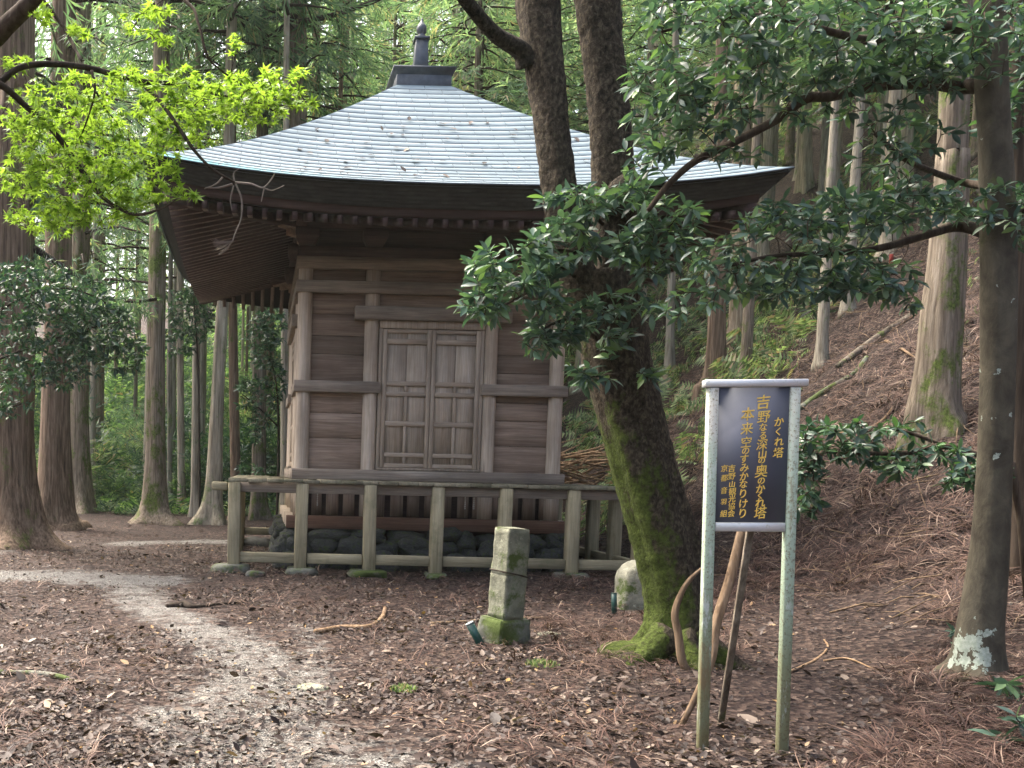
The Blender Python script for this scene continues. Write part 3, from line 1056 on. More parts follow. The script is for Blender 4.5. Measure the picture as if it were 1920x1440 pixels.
def cedar_px(pts, label, bark, crown, leaf='cedarleaf', Y=None, H=23, group=None, seed=0, flare=.9, name="cedar_tree", amp=.05):
    """an individual cedar: its trunk follows (u, v, width) points upward from the base"""
    base = ground_at(pts[0][0], pts[0][1]) if Y is None else at(pts[0][0], pts[0][1], Y)
    Y = base[1]
    base[2] = float(terrain(base[0], base[1]))
    t = thing(name, label, "tree", tuple(base), group)
    P, r_ = px_path(pts, Y)
    P = P - base
    d = unit(P[-1] - P[-3])
    top = P[-1] + d * max(.5, (H - P[-1][2]) / max(.5, d[2]))
    P = np.concatenate([[P[0] - np.array([0, 0, .5])], P, [top]]); r_ = np.concatenate([[r_[0] * 1.15], r_, [.05]])
    N = 44
    u = np.linspace(0, len(P) - 1, N)
    Q = smooth_path(P, N)
    rr_ = np.interp(u, np.arange(len(P)), r_)
    fl = flare * np.exp(-np.clip(Q[:, 2], 0, 99) / .45)
    obj("trunk", G().tube(Q, rr_, 28, amp, 4, fl, seed), M[bark], t, smooth=True)
    if crown is not None:
        c = CR[crown % 5]
        for nm, me, mt in (("crown", c[0], leaf), ("branches", c[1], 'twig')):
            o = obj(nm, with_mat(me, M[mt]), None, t); o.scale = (1.15, 1.15, H / 24.0)
            o.rotation_euler = (0, 0, seed * 1.3); o.location = (top[0] * .5, top[1] * .5, 0)
    return t


cedar_px([(26, 1022, 150), (27, 985, 108), (25, 900, 90), (22, 800, 84), (25, 700, 80), (25, 500, 76), (30, 200, 70), (32, 0, 66)],
         "thick red barked cedar trunk at the left edge, nearest of the cedars by the path", 'cedar_red', 1, seed=1, flare=1.1)
cedar_px([(106, 993, 100), (104, 960, 72), (103, 800, 54), (108, 600, 50), (112, 300, 48), (121, 0, 44)],
         "stout grey brown cedar just right of the red trunk at the left edge", 'cedar_red', 0, seed=2)
cedar_px([(147, 962, 60), (147, 900, 46), (146, 760, 38), (150, 500, 36), (155, 0, 32)],
         "mossy footed cedar half hidden behind the stout cedar on the left", 'cedar_grey', 2, seed=3)
cedar_px([(290, 980, 74), (290, 950, 50), (291, 850, 36), (293, 650, 31), (297, 400, 30), (303, 100, 28)],
         "straight tan cedar with flared mossy foot below the left tip of the shrine roof", 'cedar_grey', 3, seed=4)
cedar_px([(400, 983, 44), (402, 930, 30), (408, 750, 23), (418, 560, 21), (425, 450, 20), (436, 0, 17)],
         "leaning pale lichen grey trunk just left of the veranda corner", 'cedar_pale', 3, seed=5, amp=.09)
cedar_px([(318, 978, 12), (318, 900, 10), (319, 600, 9), (322, 300, 8)], "very thin pale trunk beside the straight tan cedar", 'cedar_pale', 3, seed=6, Y=30)
cedar_px([(340, 978, 17), (340, 900, 14), (338, 650, 13), (338, 300, 12)], "thin pole straight trunk, left one of the pale pair left of the shrine", 'cedar_pale', 1, seed=7, Y=29)
cedar_px([(366, 980, 19), (366, 900, 15), (368, 650, 14), (370, 300, 12)], "thin greenish pale trunk next to the leaning lichen grey trunk", 'cedar_pale', 3, seed=8, Y=27)
cedar_px([(443, 972, 26), (442, 900, 19), (438, 700, 17), (436, 500, 16), (434, 0, 13)], "slim brown trunk behind the left end of the veranda", 'cedar_red', 0, seed=9, Y=26)
cedar_px([(484, 975, 34), (485, 900, 26), (486, 700, 25), (488, 500, 23), (494, 100, 19)], "yellow brown cedar trunk seen between veranda and left shrine wall", 'cedar_grey', 3, seed=10, Y=26.5)
cedar_px([(534, 985, 26), (533, 900, 14), (533, 700, 13), (535, 500, 12), (538, 0, 10)], "pale grey trunk hugging the left wall of the shrine", 'cedar_pale', 3, seed=11, Y=23)
cedar_px([(553, 860, 46), (553, 700, 40), (555, 400, 38), (556, 100, 36), (557, 0, 35)], "dark straight cedar trunk rising behind the left slope of the shrine roof", 'cedar_grey', 1, seed=12, Y=26)
cedar_px([(590, 860, 20), (591, 600, 17), (593, 200, 14), (594, 0, 13)], "thin brown trunk right of the dark cedar behind the roof", 'cedar_red', 3, seed=13, Y=31)
cedar_px([(662, 800, 14), (662, 400, 11), (661, 60, 9)], "thin pale trunk left of the roof finial", 'cedar_pale', 3, 'cedarlight', seed=14, Y=38)
cedar_px([(875, 800, 30), (876, 400, 24), (878, 100, 19), (880, 0, 18)], "tan trunk with bare side branches right of the roof finial", 'cedar_pale', 3, 'cedarlight', seed=15, Y=33)
cedar_px([(915, 800, 30), (912, 400, 25), (906, 100, 21), (903, 0, 20)], "brown leaning trunk between the roof finial and the forked tree", 'cedar_red', 2, 'cedarlight', seed=16, Y=36)
cedar_px([(1345, 722, 46), (1344, 700, 34), (1344, 600, 32), (1347, 400, 28), (1352, 250, 25), (1355, 0, 20)], "red brown cedar rising behind the notice board", 'cedar_red', 3, seed=17)
cedar_px([(1384, 638, 40), (1384, 600, 31), (1387, 500, 30), (1394, 260, 33), (1396, 0, 28)], "broad tan cedar just behind the red brown one on the slope", 'cedar_grey', 3, seed=18)
cedar_px([(1757, 808, 94), (1753, 770, 80), (1758, 700, 70), (1765, 600, 65), (1776, 480, 57), (1786, 300, 50), (1797, 0, 44)],
         "big swollen footed cedar standing on the needle covered slope at right", 'cedar_grey', 3, seed=19, flare=.3)
cedar_px([(1255, 690, 18), (1257, 600, 14), (1262, 400, 12), (1268, 0, 10)], "thin whitish trunk right of the forked mossy tree", 'cedar_pale', 3, seed=20, Y=24)
cedar_px([(1511, 590, 26), (1510, 400, 22), (1512, 200, 19), (1514, 0, 17)], "pale straight trunk above the right tip of the shrine roof", 'cedar_pale', 3, 'cedarlight', seed=21, Y=30)
cedar_px([(1685, 450, 32), (1682, 300, 27), (1680, 150, 25), (1680, 0, 23)], "tan trunk high on the slope left of the big swollen cedar", 'cedar_pale', 1, 'cedarlight', seed=22, Y=27)

by_label = {o["label"]: o for o in COL.objects if o.get("category") == "tree"}


def side_branch(key, pts, Y, mat='twig', needles=0):
    t = next(o for l_, o in by_label.items() if key in l_)
    b = np.array(t.location)
    obj("branch", limb(pts, Y, 6, .08, 5, 3, b), M[mat], t, smooth=True)
    if needles:
        r2 = np.random.default_rng(needles)
        P = smooth_path([at(q[0], q[1], Y) for q in pts], 60)
        c = P[r2.integers(8, 60, needles)] + r2.normal(size=(needles, 3)) * [.16, .16, .10] - [0, 0, .12]
        D = r2.normal(size=(needles, 3)) * .6 + [0, 0, -.8]
        obj("spray", G().scatter(SPRAY_V, SPRAY_T, frames(D, r2.normal(size=(needles, 3))), c - b, r2.uniform(.2, .45, needles)), M['cedarleaf'], t)


side_branch("dark straight cedar", [(556, 28, 10), (520, 60, 10), (470, 95, 8), (440, 128, 5)], 25.5)
side_branch("dark straight cedar", [(560, 42, 11), (620, 30, 10), (680, 10, 8), (730, -8, 6)], 25.5)
side_branch("dark straight cedar", [(548, 35, 7), (450, 32, 6), (350, 22, 4)], 25.6, needles=160)
side_branch("tan trunk with bare", [(876, 58, 6), (930, 52, 5), (985, 42, 4), (1012, 38, 2)], 33)
side_branch("tan trunk with bare", [(876, 62, 6), (850, 55, 4), (825, 30, 3)], 33)
side_branch("tan trunk with bare", [(876, 98, 6), (845, 88, 4), (806, 58, 3)], 33)
side_branch("thick red barked", [(26, 448, 20), (70, 470, 12), (140, 515, 9), (185, 550, 7), (215, 600, 3)], 16.5, needles=240)
side_branch("thick red barked", [(26, 300, 12), (70, 330, 8), (110, 400, 5)], 16.4, needles=260)
side_branch("stout grey brown", [(112, 200, 10), (60, 130, 8), (20, 120, 5)], 20.5, needles=300)
side_branch("straight tan cedar", [(296, 360, 8), (330, 420, 6), (390, 470, 4)], 23.2, needles=300)
side_branch("straight tan cedar", [(294, 560, 8), (250, 565, 6), (200, 560, 4), (170, 540, 3)], 23.0, needles=200)
taken = [(o.location.x, o.location.y) for o in COL.objects if o.get("category") == "tree"]
rg = np.random.default_rng(23)
count = 0
tries = 0
FILL = []
while count < 225 and tries < 14000:
    tries += 1
    y = 24 + 62 * rg.uniform(0, 1) ** 1.25
    uu = rg.uniform(-.42, .98)
    x = uu * y
    if abs(x - BX) < 6.5 and y < 25: continue
    near = 1.5 if y < 45 else 2.0
    if any((x - a) ** 2 + (y - b) ** 2 < near ** 2 for a, b in taken): continue
    # keep sight lines to the individual trunks open
    if uu < .02 and y < 30: continue
    taken.append((x, y)); FILL.append((x, y)); count += 1
for _ in range(72):                                # the steep slope on the right
    for _t in range(60):
        y = rg.uniform(17, 34); x = rg.uniform(.45, 1.0) * y
        if x > 9.5 and all((x - a) ** 2 + (y - b) ** 2 > 1.6 ** 2 for a, b in taken) and not (.62 < x / y < .80 and y < 20): break
    else: continue
    taken.append((x, y)); FILL.append((x, y))
for i, (x, y) in enumerate(FILL):
    uu = x / y
    hill = x > 6.0 or uu > .18
    if uu < .10:
        lab, grp = "slender cedar trunk deep in the wood left of the shrine", "cedars in the wood left of the shrine"
    elif uu < .33:
        lab, grp = "cedar with pale green foliage on the bank behind the shrine roof", "cedars behind the shrine roof"
    else:
        lab, grp = "pale slender trunk among many on the slope right of the shrine", "cedars up the slope on the right"
    far = y > 40
    bark = ('cedar_pale', 'cedar_grey', 'cedar_pale', 'cedar_red')[i % 4] if not hill else ('cedar_pale', 'cedar_pale', 'cedar_grey')[i % 3]
    lf = 'cedarlight' if (.06 < uu < .42 and i % 3) or (far and i % 2) else 'cedarleaf'
    cr = (0, 2, 4, 1)[i % 4] if far else (1, 3, 0)[i % 3]
    if .1 < uu < .3 and y > 28: cr = (4, 2, 4)[i % 3]
    if uu > .35: cr = (3, None, 3, None, 1)[i % 5]
    elif i % 3 == 0 and uu < .06: cr = None
    cedar(x, y, rg.uniform(.085, .20), lab, grp, bark, i, cr, lf, float(np.clip(.5 * y + 3.4 - float(terrain(x, y)) + rg.uniform(0, 3), 8, 26)))

# ------------------------------------------------------------------ the forked mossy tree in front of the shrine
Yt = 7.62
base = ground_at(1266, 1238); base[2] = 0.0
ft = thing("forked_tree", "mossy leaning tree with forked trunk in front of the right side of the shrine", "tree", tuple(base))
main = [(1268, 1262, 190), (1266, 1238, 150), (1272, 1200, 126), (1270, 1120, 118), (1250, 1025, 120), (1228, 950, 116), (1199, 850, 114), (1174, 756, 116), (1154, 680, 118), (1142, 620, 118), (1130, 560, 112), (1122, 510, 96)]
left = [(1168, 740, 60), (1135, 640, 72), (1105, 580, 72), (1078, 500, 66), (1060, 420, 64), (1048, 340, 63), (1038, 260, 62), (1030, 180, 63), (1020, 100, 68), (1010, 0, 75), (1004, -80, 76), (990, -300, 70), (960, -620, 50)]
rightp = [(1190, 740, 60), (1170, 640, 78), (1162, 560, 80), (1156, 480, 76), (1152, 380, 74), (1148, 280, 70), (1141, 180, 68), (1130, 80, 70), (1121, 0, 76), (1112, -100, 72), (1090, -350, 60), (1075, -650, 45)]
g = G()
for pts, am, sd, n_, dY in ((main, .055, 5, 36, 0), (left, .05, 6, 28, -.03), (rightp, .05, 8, 28, .10)):
    P, r_ = px_path(pts, Yt + dY)
    N = 12 * len(P)
    u = np.linspace(0, len(P) - 1, N)
    Q = smooth_path(P, N) - base
    fl = np.clip(1.2 * np.exp(-np.clip(Q[:, 2] + .02, 0, 9) / .16), 0, 1.2) if sd == 5 else None
    g.tube(Q, np.interp(u, np.arange(len(P)), r_), n_, am, 3, fl, sd)
# spreading roots
for a, L, rr0 in ((-2.6, .62, .12), (-.5, .55, .11), (-1.5, .4, .10), (.6, .5, .1), (2.2, .5, .12)):
    t = np.linspace(0, 1, 8)
    P = np.stack([.12 * math.cos(a) + L * t * math.cos(a), .12 * math.sin(a) + L * t * math.sin(a), .24 * (1 - t) ** 1.8 - .03 - .05 * t], 1)
    g.tube(P, rr0 * (1 - .75 * t), 10, .12, 2, None, int(a * 10) + 40)
me = g.mesh("trunk")
co = np.zeros(len(me.vertices) * 3, np.float32); me.vertices.foreach_get("co", co); co = co.reshape(-1, 3)
nv = np.array([mnoise.noise(Vector(c * 9)) * .6 + mnoise.noise(Vector(c * 22)) * .5 for c in co.astype(float)])
no = np.zeros(len(me.vertices) * 3, np.float32); me.vertex_normals.foreach_get("vector", no); no = no.reshape(-1, 3)
co = co + no * (nv * .016)[:, None]
me.vertices.foreach_set("co", co.ravel()); me.update()
# moss grows on the side turned to the left and near the foot
hz_ = np.clip(co[:, 2], 0, 9)
mv = .40 + .24 * np.exp(-np.clip(hz_ - 1.5, 0, 9) / .5) + .42 * np.clip(-no[:, 0] * 1.2 - .35, 0, 1) * np.exp(-np.clip(hz_ - 1.5, 0, 9) / .9) + .55 * np.exp(-hz_ / .22) * (co[:, 0] < .05)
mv -= .25 * np.clip(no[:, 0] * 2, 0, 1) + .10 * np.clip((hz_ - 2.2) / 1.5, 0, 1)
a_ = me.attributes.new("moss", 'FLOAT', 'POINT'); a_.data.foreach_set("value", mv.astype(np.float32))
obj("trunk", me, M['mossy_bark'], ft, smooth=True)
obj("branch", limb([(990, 120, 44, 7.6), (978, 95, 34, 7.55), (930, 65, 28, 7.4), (880, 10, 25, 7.2), (845, -40, 24, 7.0), (760, -160, 20, 6.6)], 7.5, 10, .08, 6, 3, base), M['mossy_bark'], ft, smooth=True)
obj("burl", G().tube(smooth_path([at(1150, 400, 7.6), at(1185, 352, 7.5), at(1205, 335, 7.45)], 8) - base, [.13, .14, .14, .135, .125, .11, .09, .03], 14, .08, 2, None, 9), M['mossy_bark'], ft, smooth=True)
br1 = [at(1080, 520, 7.5), at(1040, 500, 7.2), at(1000, 540, 7.0), at(950, 570, 6.8), at(905, 590, 6.7)]
br2 = [at(1080, 470, 7.5), at(1020, 470, 7.1), at(960, 490, 6.9), at(900, 500, 6.8)]
br3 = [at(1120, 640, 7.5), at(1080, 600, 7.2), at(1030, 610, 7.0), at(1000, 640, 6.9)]
br4 = [at(1130, 420, 7.5), at(1090, 380, 7.1), at(1060, 365, 7.0)]
br5 = [at(1200, 700, 7.6), at(1120, 705, 7.2), at(1090, 715, 7.1)]
br6 = [at(1190, 600, 7.6), at(1200, 520, 7.2), at(1230, 450, 6.9), at(1260, 420, 6.8)]
brs = [br1, br2, br3, br4, br5, br6]
gb = G()
for i, b in enumerate(brs):
    gb.tube(smooth_path(b, 12) - base, np.linspace(.016, .005, 12), 6, .05, 2, None, i)
obj("side_branches", gb, M['twig'], ft, smooth=True)
reg = [(960, 500, 80, 48, 6.9, .3, 60), (905, 575, 42, 26, 6.75, .2, 26), (1010, 545, 60, 45, 6.9, .3, 38), (1060, 455, 70, 45, 7.0, .35, 52), (1085, 385, 75, 35, 7.05, .3, 42),
       (1045, 615, 60, 40, 6.95, .25, 36), (1110, 590, 70, 35, 7.1, .25, 22), (1100, 700, 50, 28, 7.1, .2, 15), (1210, 705, 30, 18, 7.2, .15, 7), (1215, 465, 70, 55, 6.9, .3, 55),
       (1180, 580, 60, 40, 7.0, .2, 14), (1015, 640, 35, 22, 6.9, .2, 12), (1260, 410, 55, 40, 6.9, .3, 30), (1150, 640, 50, 25, 7.2, .2, 8), (1190, 370, 60, 30, 7.0, .3, 26)]
gl, gt = leafy(reg, brs, .118, (5, 9), .0035, 7, base)
obj("foliage", gl, M['broadleaf'], ft); obj("twigs", gt, M['twig'], ft)

# ------------------------------------------------------------------ the evergreen at the right
base = ground_at(1832, 1272); Yr = base[1]; base[2] = float(terrain(base[0], base[1]))
et = thing("evergreen_tree", "grey brown evergreen tree with white lichen patches on its foot at the right edge", "tree", tuple(base))
pts = [(1828, 1300, 110), (1830, 1272, 96), (1834, 1240, 80), (1838, 1180, 72), (1848, 1100, 66), (1858, 1000, 58), (1866, 850, 53), (1871, 700, 53), (1873, 560, 56), (1871, 400, 54), (1865, 250, 49), (1859, 150, 50), (1856, 0, 46), (1850, -200, 42), (1846, -500, 30), (1840, -800, 15)]
P, r_ = px_path(pts, Yr)
N = 150
u = np.linspace(0, len(P) - 1, N)
Q = smooth_path(P, N) - base
me = G().tube(Q, np.interp(u, np.arange(len(P)), r_), 48, .02, 2, .5 * np.exp(-np.clip(Q[:, 2], 0, 9) / .12), 21).mesh("trunk")
co = np.zeros(len(me.vertices) * 3, np.float32); me.vertices.foreach_get("co", co); co = co.reshape(-1, 3)
ax_ = np.stack([np.interp(co[:, 2], Q[:, 2], Q[:, 0]), np.interp(co[:, 2], Q[:, 2], Q[:, 1])], 1)
dx, dy = co[:, 0] - ax_[:, 0], co[:, 1] - ax_[:, 1]
edge = -.035 + .03 * np.sin(co[:, 2] * 17 + .5) + .02 * np.sin(co[:, 2] * 41)
li = (np.clip(.9 - (dx - edge) / .07, 0, 1) * np.clip(1 - np.maximum(0, dy - .03) / .05, 0, 1) * np.clip((co[:, 2] - .03) / .10, 0, 1) * np.clip((.46 + .5 * dx - co[:, 2]) / .12, 0, 1)).astype(np.float32)
a_ = me.attributes.new("lichen", 'FLOAT', 'POINT'); a_.data.foreach_set("value", li)
obj("trunk", me, M['lichen_bark'], et, smooth=True)
E1 = [(1856, 158, 30, Yr), (1800, 162, 26, 6.8), (1740, 155, 23, 6.6), (1650, 160, 21, 6.5), (1560, 180, 20, 6.45), (1510, 186, 19, 6.4), (1450, 228, 17, 6.4), (1370, 270, 15, 6.4), (1300, 305, 13, 6.4), (1250, 350, 11, 6.4), (1215, 395, 8, 6.4)]
E2 = [(1868, 445, 24, Yr), (1800, 425, 20, 6.8), (1720, 445, 17, 6.6), (1650, 465, 14, 6.5), (1560, 475, 11, 6.4), (1450, 480, 9, 6.3), (1360, 500, 6, 6.3)]
E3 = [(1856, 60, 24, Yr), (1760, 50, 18, 6.7), (1640, 75, 15, 6.4), (1560, 60, 12, 6.2), (1440, 30, 10, 6.1), (1320, 40, 7, 6.0), (1240, 60, 5, 6.0)]
E4 = [(1858, -60, 24, Yr), (1720, -40, 18, 6.6), (1560, -20, 14, 6.3), (1400, -10, 11, 6.1), (1250, 0, 8, 6.0)]
E5 = [(1870, 350, 18, Yr), (1800, 340, 12, 6.8), (1700, 300, 9, 6.5), (1640, 250, 6, 6.4)]
E6 = [(1870, 390, 16, Yr), (1900, 400, 12, 6.6), (1960, 380, 8, 6.2)]
for i, e_ in enumerate((E1, E2, E3, E4, E5, E6)):
    obj("branch", limb(e_, Yr, 8, .06, 5, i, base), M['twig'], et, smooth=True)
brs = [[at(a, b, y) for a, b, c, y in e_] for e_ in (E1, E2, E3, E4, E5, E6)]
reg = [(1300, 30, 110, 48, 6.1, .5, 80), (1450, 45, 110, 55, 6.2, .5, 105), (1600, 60, 110, 60, 6.3, .5, 105), (1760, 45, 110, 60, 6.5, .5, 110), (1890, 80, 70, 90, 6.5, .5, 70),
       (1250, 150, 75, 60, 6.3, .4, 75), (1340, 180, 85, 70, 6.35, .4, 95), (1440, 120, 70, 60, 6.3, .4, 75), (1240, 240, 60, 50, 6.4, .3, 42), (1210, 300, 50, 40, 6.4, .3, 24),
       (1600, 140, 90, 35, 6.4, .3, 60), (1700, 130, 90, 45, 6.5, .3, 75), (1800, 130, 70, 45, 6.6, .3, 55), (1520, 150, 55, 35, 6.4, .3, 26),
       (1500, 215, 60, 25, 6.4, .2, 14), (1640, 215, 80, 28, 6.5, .3, 20), (1390, 280, 60, 30, 6.4, .3, 16),
       (1720, 250, 80, 35, 6.5, .3, 18), (1640, 290, 70, 30, 6.4, .3, 16), (1700, 330, 70, 22, 6.5, .3, 12),
       (1470, 415, 80, 42, 6.3, .35, 70), (1590, 400, 80, 42, 6.4, .35, 70), (1700, 390, 80, 38, 6.5, .35, 64), (1830, 375, 80, 40, 6.6, .35, 66), (1640, 520, 85, 40, 6.4, .3, 68),
       (1560, 490, 80, 40, 6.3, .3, 56), (1440, 520, 80, 38, 6.3, .3, 60), (1350, 480, 60, 35, 6.3, .3, 34), (1500, 555, 75, 28, 6.3, .2, 30), (1330, 550, 50, 35, 6.3, .2, 20), (1700, 560, 40, 25, 6.4, .2, 14), (1880, 440, 40, 40, 6.6, .3, 24), (1270, 575, 35, 25, 6.3, .2, 10)]
gl, gt = leafy([(a, b, c, d, e, f, int(n * .78)) for a, b, c, d, e, f, n in reg], brs, .098, (5, 8), .0038, 17, base)
obj("foliage", gl, M['broadleaf'], et); obj("twigs", gt, M['twig'], et)
# a second dark stem behind it
base = np.array([*at(1903, 900, 8.6)[:2], 0]); base[2] = float(terrain(base[0], base[1]))
st = thing("evergreen_tree", "thin dark trunk behind the lichen patched tree at the right edge", "tree", tuple(base))
P, r_ = px_path([(1912, 1090, 44), (1908, 900, 36), (1904, 600, 34), (1904, 300, 33), (1906, 180, 28), (1912, -200, 24)], 8.6)
obj("trunk", G().tube(smooth_path(P, 40) - base, np.interp(np.linspace(0, 5, 40), np.arange(6), r_), 14, .04, 2, None, 4), M['twig'], st, smooth=True)
gl, gt = leafy([(1890, 215, 50, 60, 8.3, .4, 40), (1905, 60, 80, 80, 8.4, .5, 60), (1915, 370, 40, 40, 8.2, .3, 22)], [P[2:]], .11, (5, 9), .004, 5, base)
obj("foliage", gl, M['broadleaf2'], st); obj("twigs", gt, M['twig'], st)

# ------------------------------------------------------------------ maple at the left
base = np.array([-2.35, 4.9, 0.0]); base[2] = float(terrain(base[0], base[1]))
mp = thing("maple_tree", "maple with bright yellow green star shaped leaves hanging into the picture from the left", "tree", tuple(base))
tk = [base - [0, 0, .2], base + [0, .02, .9], base + [.03, .0, 2.0], np.array(at(-90, 160, 4.9)), np.array(at(-120, -100, 4.9)), np.array(at(-200, -500, 4.9))]
obj("trunk", G().tube(smooth_path(tk, 40) - base, np.linspace(.12, .05, 40), 18, .05, 2, .4 * np.exp(-np.linspace(-.2, 4, 40) / .2), 2), M['lichen_bark'], mp, smooth=True)
YM = 4.6
B = [[(-95, 180, 22), (-40, 175, 18), (0, 153, 13), (35, 128, 12), (85, 120, 12), (160, 126, 11), (265, 152, 10), (335, 158, 7), (420, 180, 5), (500, 195, 3), (560, 200, 2)],
     [(262, 151, 9), (300, 190, 8), (330, 232, 7), (365, 283, 6), (400, 318, 5), (440, 342, 4)],
     [(-95, 190, 18), (-30, 165, 14), (0, 158, 13), (50, 200, 11), (100, 245, 11), (150, 315, 10), (190, 368, 8), (250, 402, 6), (300, 392, 4), (332, 374, 3)],
     [(-110, -60, 16), (40, -40, 12), (80, 0, 8), (120, 52, 7), (140, 90, 6), (153, 114, 4)],
     [(-120, -100, 14), (200, -90, 10), (345, 0, 6), (372, 45, 5), (385, 95, 5), (400, 120, 4), (440, 150, 3), (470, 165, 2)],
     [(172, 132, 5), (178, 170, 4), (165, 220, 3), (150, 260, 2)], [(180, 172, 4), (195, 200, 3), (215, 225, 2)],
     [(-100, 0, 40), (-30, 75, 36), (20, 40, 34), (66, -8, 32), (120, -90, 28)]]
for i, b in enumerate(B):
    obj("branch", limb([(*q, YM + .12 * math.sin(i * 2.1 + j * .7) if i else YM) for j, q in enumerate(b)], YM, 8, .07, 5, i, base), M['twig'], mp, smooth=True)
brs = [[at(q[0], q[1], YM) for q in b] for b in B]
reg = [(120, 180, 70, 45, 4.7, .4, 34), (220, 180, 80, 50, 4.7, .4, 44), (330, 200, 70, 55, 4.7, .4, 40), (430, 180, 75, 45, 4.6, .4, 58), (530, 160, 50, 45, 4.6, .3, 30), (90, 270, 75, 60, 4.8, .4, 48),
       (190, 290, 85, 60, 4.8, .4, 60), (110, 345, 70, 50, 4.8, .4, 44), (230, 340, 65, 40, 4.8, .35, 34), (60, 260, 50, 50, 4.8, .4, 22), (290, 285, 60, 40, 4.7, .3, 22), (65, 410, 60, 25, 4.9, .3, 14), (130, 400, 50, 25, 4.9, .3, 12),
       (250, 45, 35, 25, 4.6, .3, 9), (300, 15, 25, 15, 4.6, .3, 8), (75, 30, 22, 16, 4.6, .2, 6), (145, 60, 25, 15, 4.6, .2, 8), (300, 70, 25, 14, 4.6, .2, 6), (30, 120, 35, 20, 4.7, .2, 7), (310, 330, 26, 22, 4.55, .15, 9), (370, 368, 16, 8, 4.5, .05, 3), (330, 355, 20, 12, 4.5, .1, 5), (575, 195, 20, 12, 4.6, .1, 5), (40, 330, 45, 50, 4.9, .3, 30), (100, 420, 70, 30, 4.9, .3, 26), (180, 380, 70, 45, 4.85, .3, 40), (260, 380, 50, 40, 4.8, .3, 26), (150, 240, 90, 60, 4.9, .3, 50), (330, 240, 50, 40, 4.8, .3, 22), (480, 190, 70, 50, 4.7, .3, 34), (30, 210, 40, 40, 4.9, .3, 16), (300, 140, 80, 25, 4.7, .3, 22), (440, 80, 20, 20, 4.6, .2, 4), (390, 245, 40, 30, 4.7, .2, 12)]
gl, gt = leafy([(a, b, c, d, e, f, int(n * 1.7)) for a, b, c, d, e, f, n in reg], brs, .044, (3, 5), .0018, 27, base, .25, (MAPLE_V, MAPLE_T), .6)
obj("foliage", gl, M['maple'], mp); obj("twigs", gt, M['twig'], mp)
# dry hanging twig with a broom of rootlets
base_t = at(440, 343, YM)
dt = thing("dead_twig", "pale dry broken twig with a brushy end hanging before the left eave", "twig", tuple(base_t))
gd = G()
for b in ([(440, 342, 4), (470, 345, 4), (493, 352, 3), (510, 335, 3), (515, 325, 2)], [(440, 343, 4), (438, 325, 3), (448, 316, 2)], [(436, 345, 4), (410, 352, 3), (385, 352, 2)],
          [(442, 345, 4), (453, 375, 3.4), (452, 410, 3), (440, 440, 3), (436, 455, 3)], [(438, 348, 3), (432, 375, 3), (435, 395, 2)], [(493, 352, 3), (510, 357, 2), (533, 348, 2)], [(495, 354, 3), (492, 368, 2), (490, 378, 2)],
          [(420, 330, 4), (405, 345, 3), (383, 354, 2)]):
    gg = limb(b, YM - .02, 5, .1, 4, 2, base_t); gd.add(np.concatenate(gg.V), np.concatenate(gg.Q), np.concatenate(gg.T))
for i in range(34):
    a = rg.uniform(-1, 1); L = rg.uniform(.5, 1)
    gg = limb([(436, 452, 1.6), (430 - 14 * L + 8 * a, 462 + 10 * a, 1.2), (422 - 22 * L + 6 * a, 466 + 20 * a, .8)], YM - .02 + .03 * rg.uniform(-1, 1), 3, 0, 3, 2, base_t)
    gd.add(np.concatenate(gg.V), np.concatenate(gg.Q), np.concatenate(gg.T))
obj("stem", gd, M['drytwig'], dt)

# ------------------------------------------------------------------ shrubs in the left middle distance and on the slope
def shrub(name, label, base, stems, reg, leaf, mat, seed, per=(6, 11), cat="shrub", twr=.006, group=None):
    t = thing(name, label, cat, tuple(base), group)
    gs = G()
    for i, b in enumerate(stems):
        gs.tube(smooth_path(b, 14) - base, np.linspace(.035 if i == 0 else .02, .01, 14), 7, .06, 2, None, i)
    obj("stem", gs, M['twig'], t, smooth=True)
    gl, gt = leafy(reg, stems, leaf, per, twr, seed, np.array(base))
    obj("foliage", gl, M[mat], t); obj("twigs", gt, M['twig'], t)
    return t


b0 = at(-70, 1040, 13.0); b0[2] = float(terrain(b0[0], b0[1]))
shrub("evergreen_shrub", "dark small leaved evergreen spreading in front of the left cedars", b0,
      [[b0, at(-75, 900, 13), at(-70, 770, 13), at(-60, 640, 13), at(-40, 540, 13)], [at(-70, 780, 13), at(0, 770, 13), at(45, 755, 13)], [at(-70, 700, 13), at(60, 650, 13), at(150, 620, 13.2), at(240, 600, 13.3)], [at(-60, 620, 13), at(40, 560, 13.2), at(120, 540, 13.4), at(190, 560, 13.4)]],
      [(30, 560, 55, 70, 13, .7, 110), (110, 600, 70, 60, 13.2, .7, 170), (190, 620, 65, 60, 13.3, .7, 150), (40, 680, 55, 60, 13, .6, 110), (130, 690, 60, 40, 13.1, .6, 90), (230, 660, 45, 40, 13.3, .5, 60), (20, 760, 40, 25, 13, .4, 30), (60, 520, 70, 35, 13.2, .6, 60), (150, 550, 60, 35, 13.3, .6, 50)],
      .105, 'broadleaf2', 31, twr=.004)
b0 = at(520, 950, 21.5); b0[2] = float(terrain(b0[0], b0[1]))
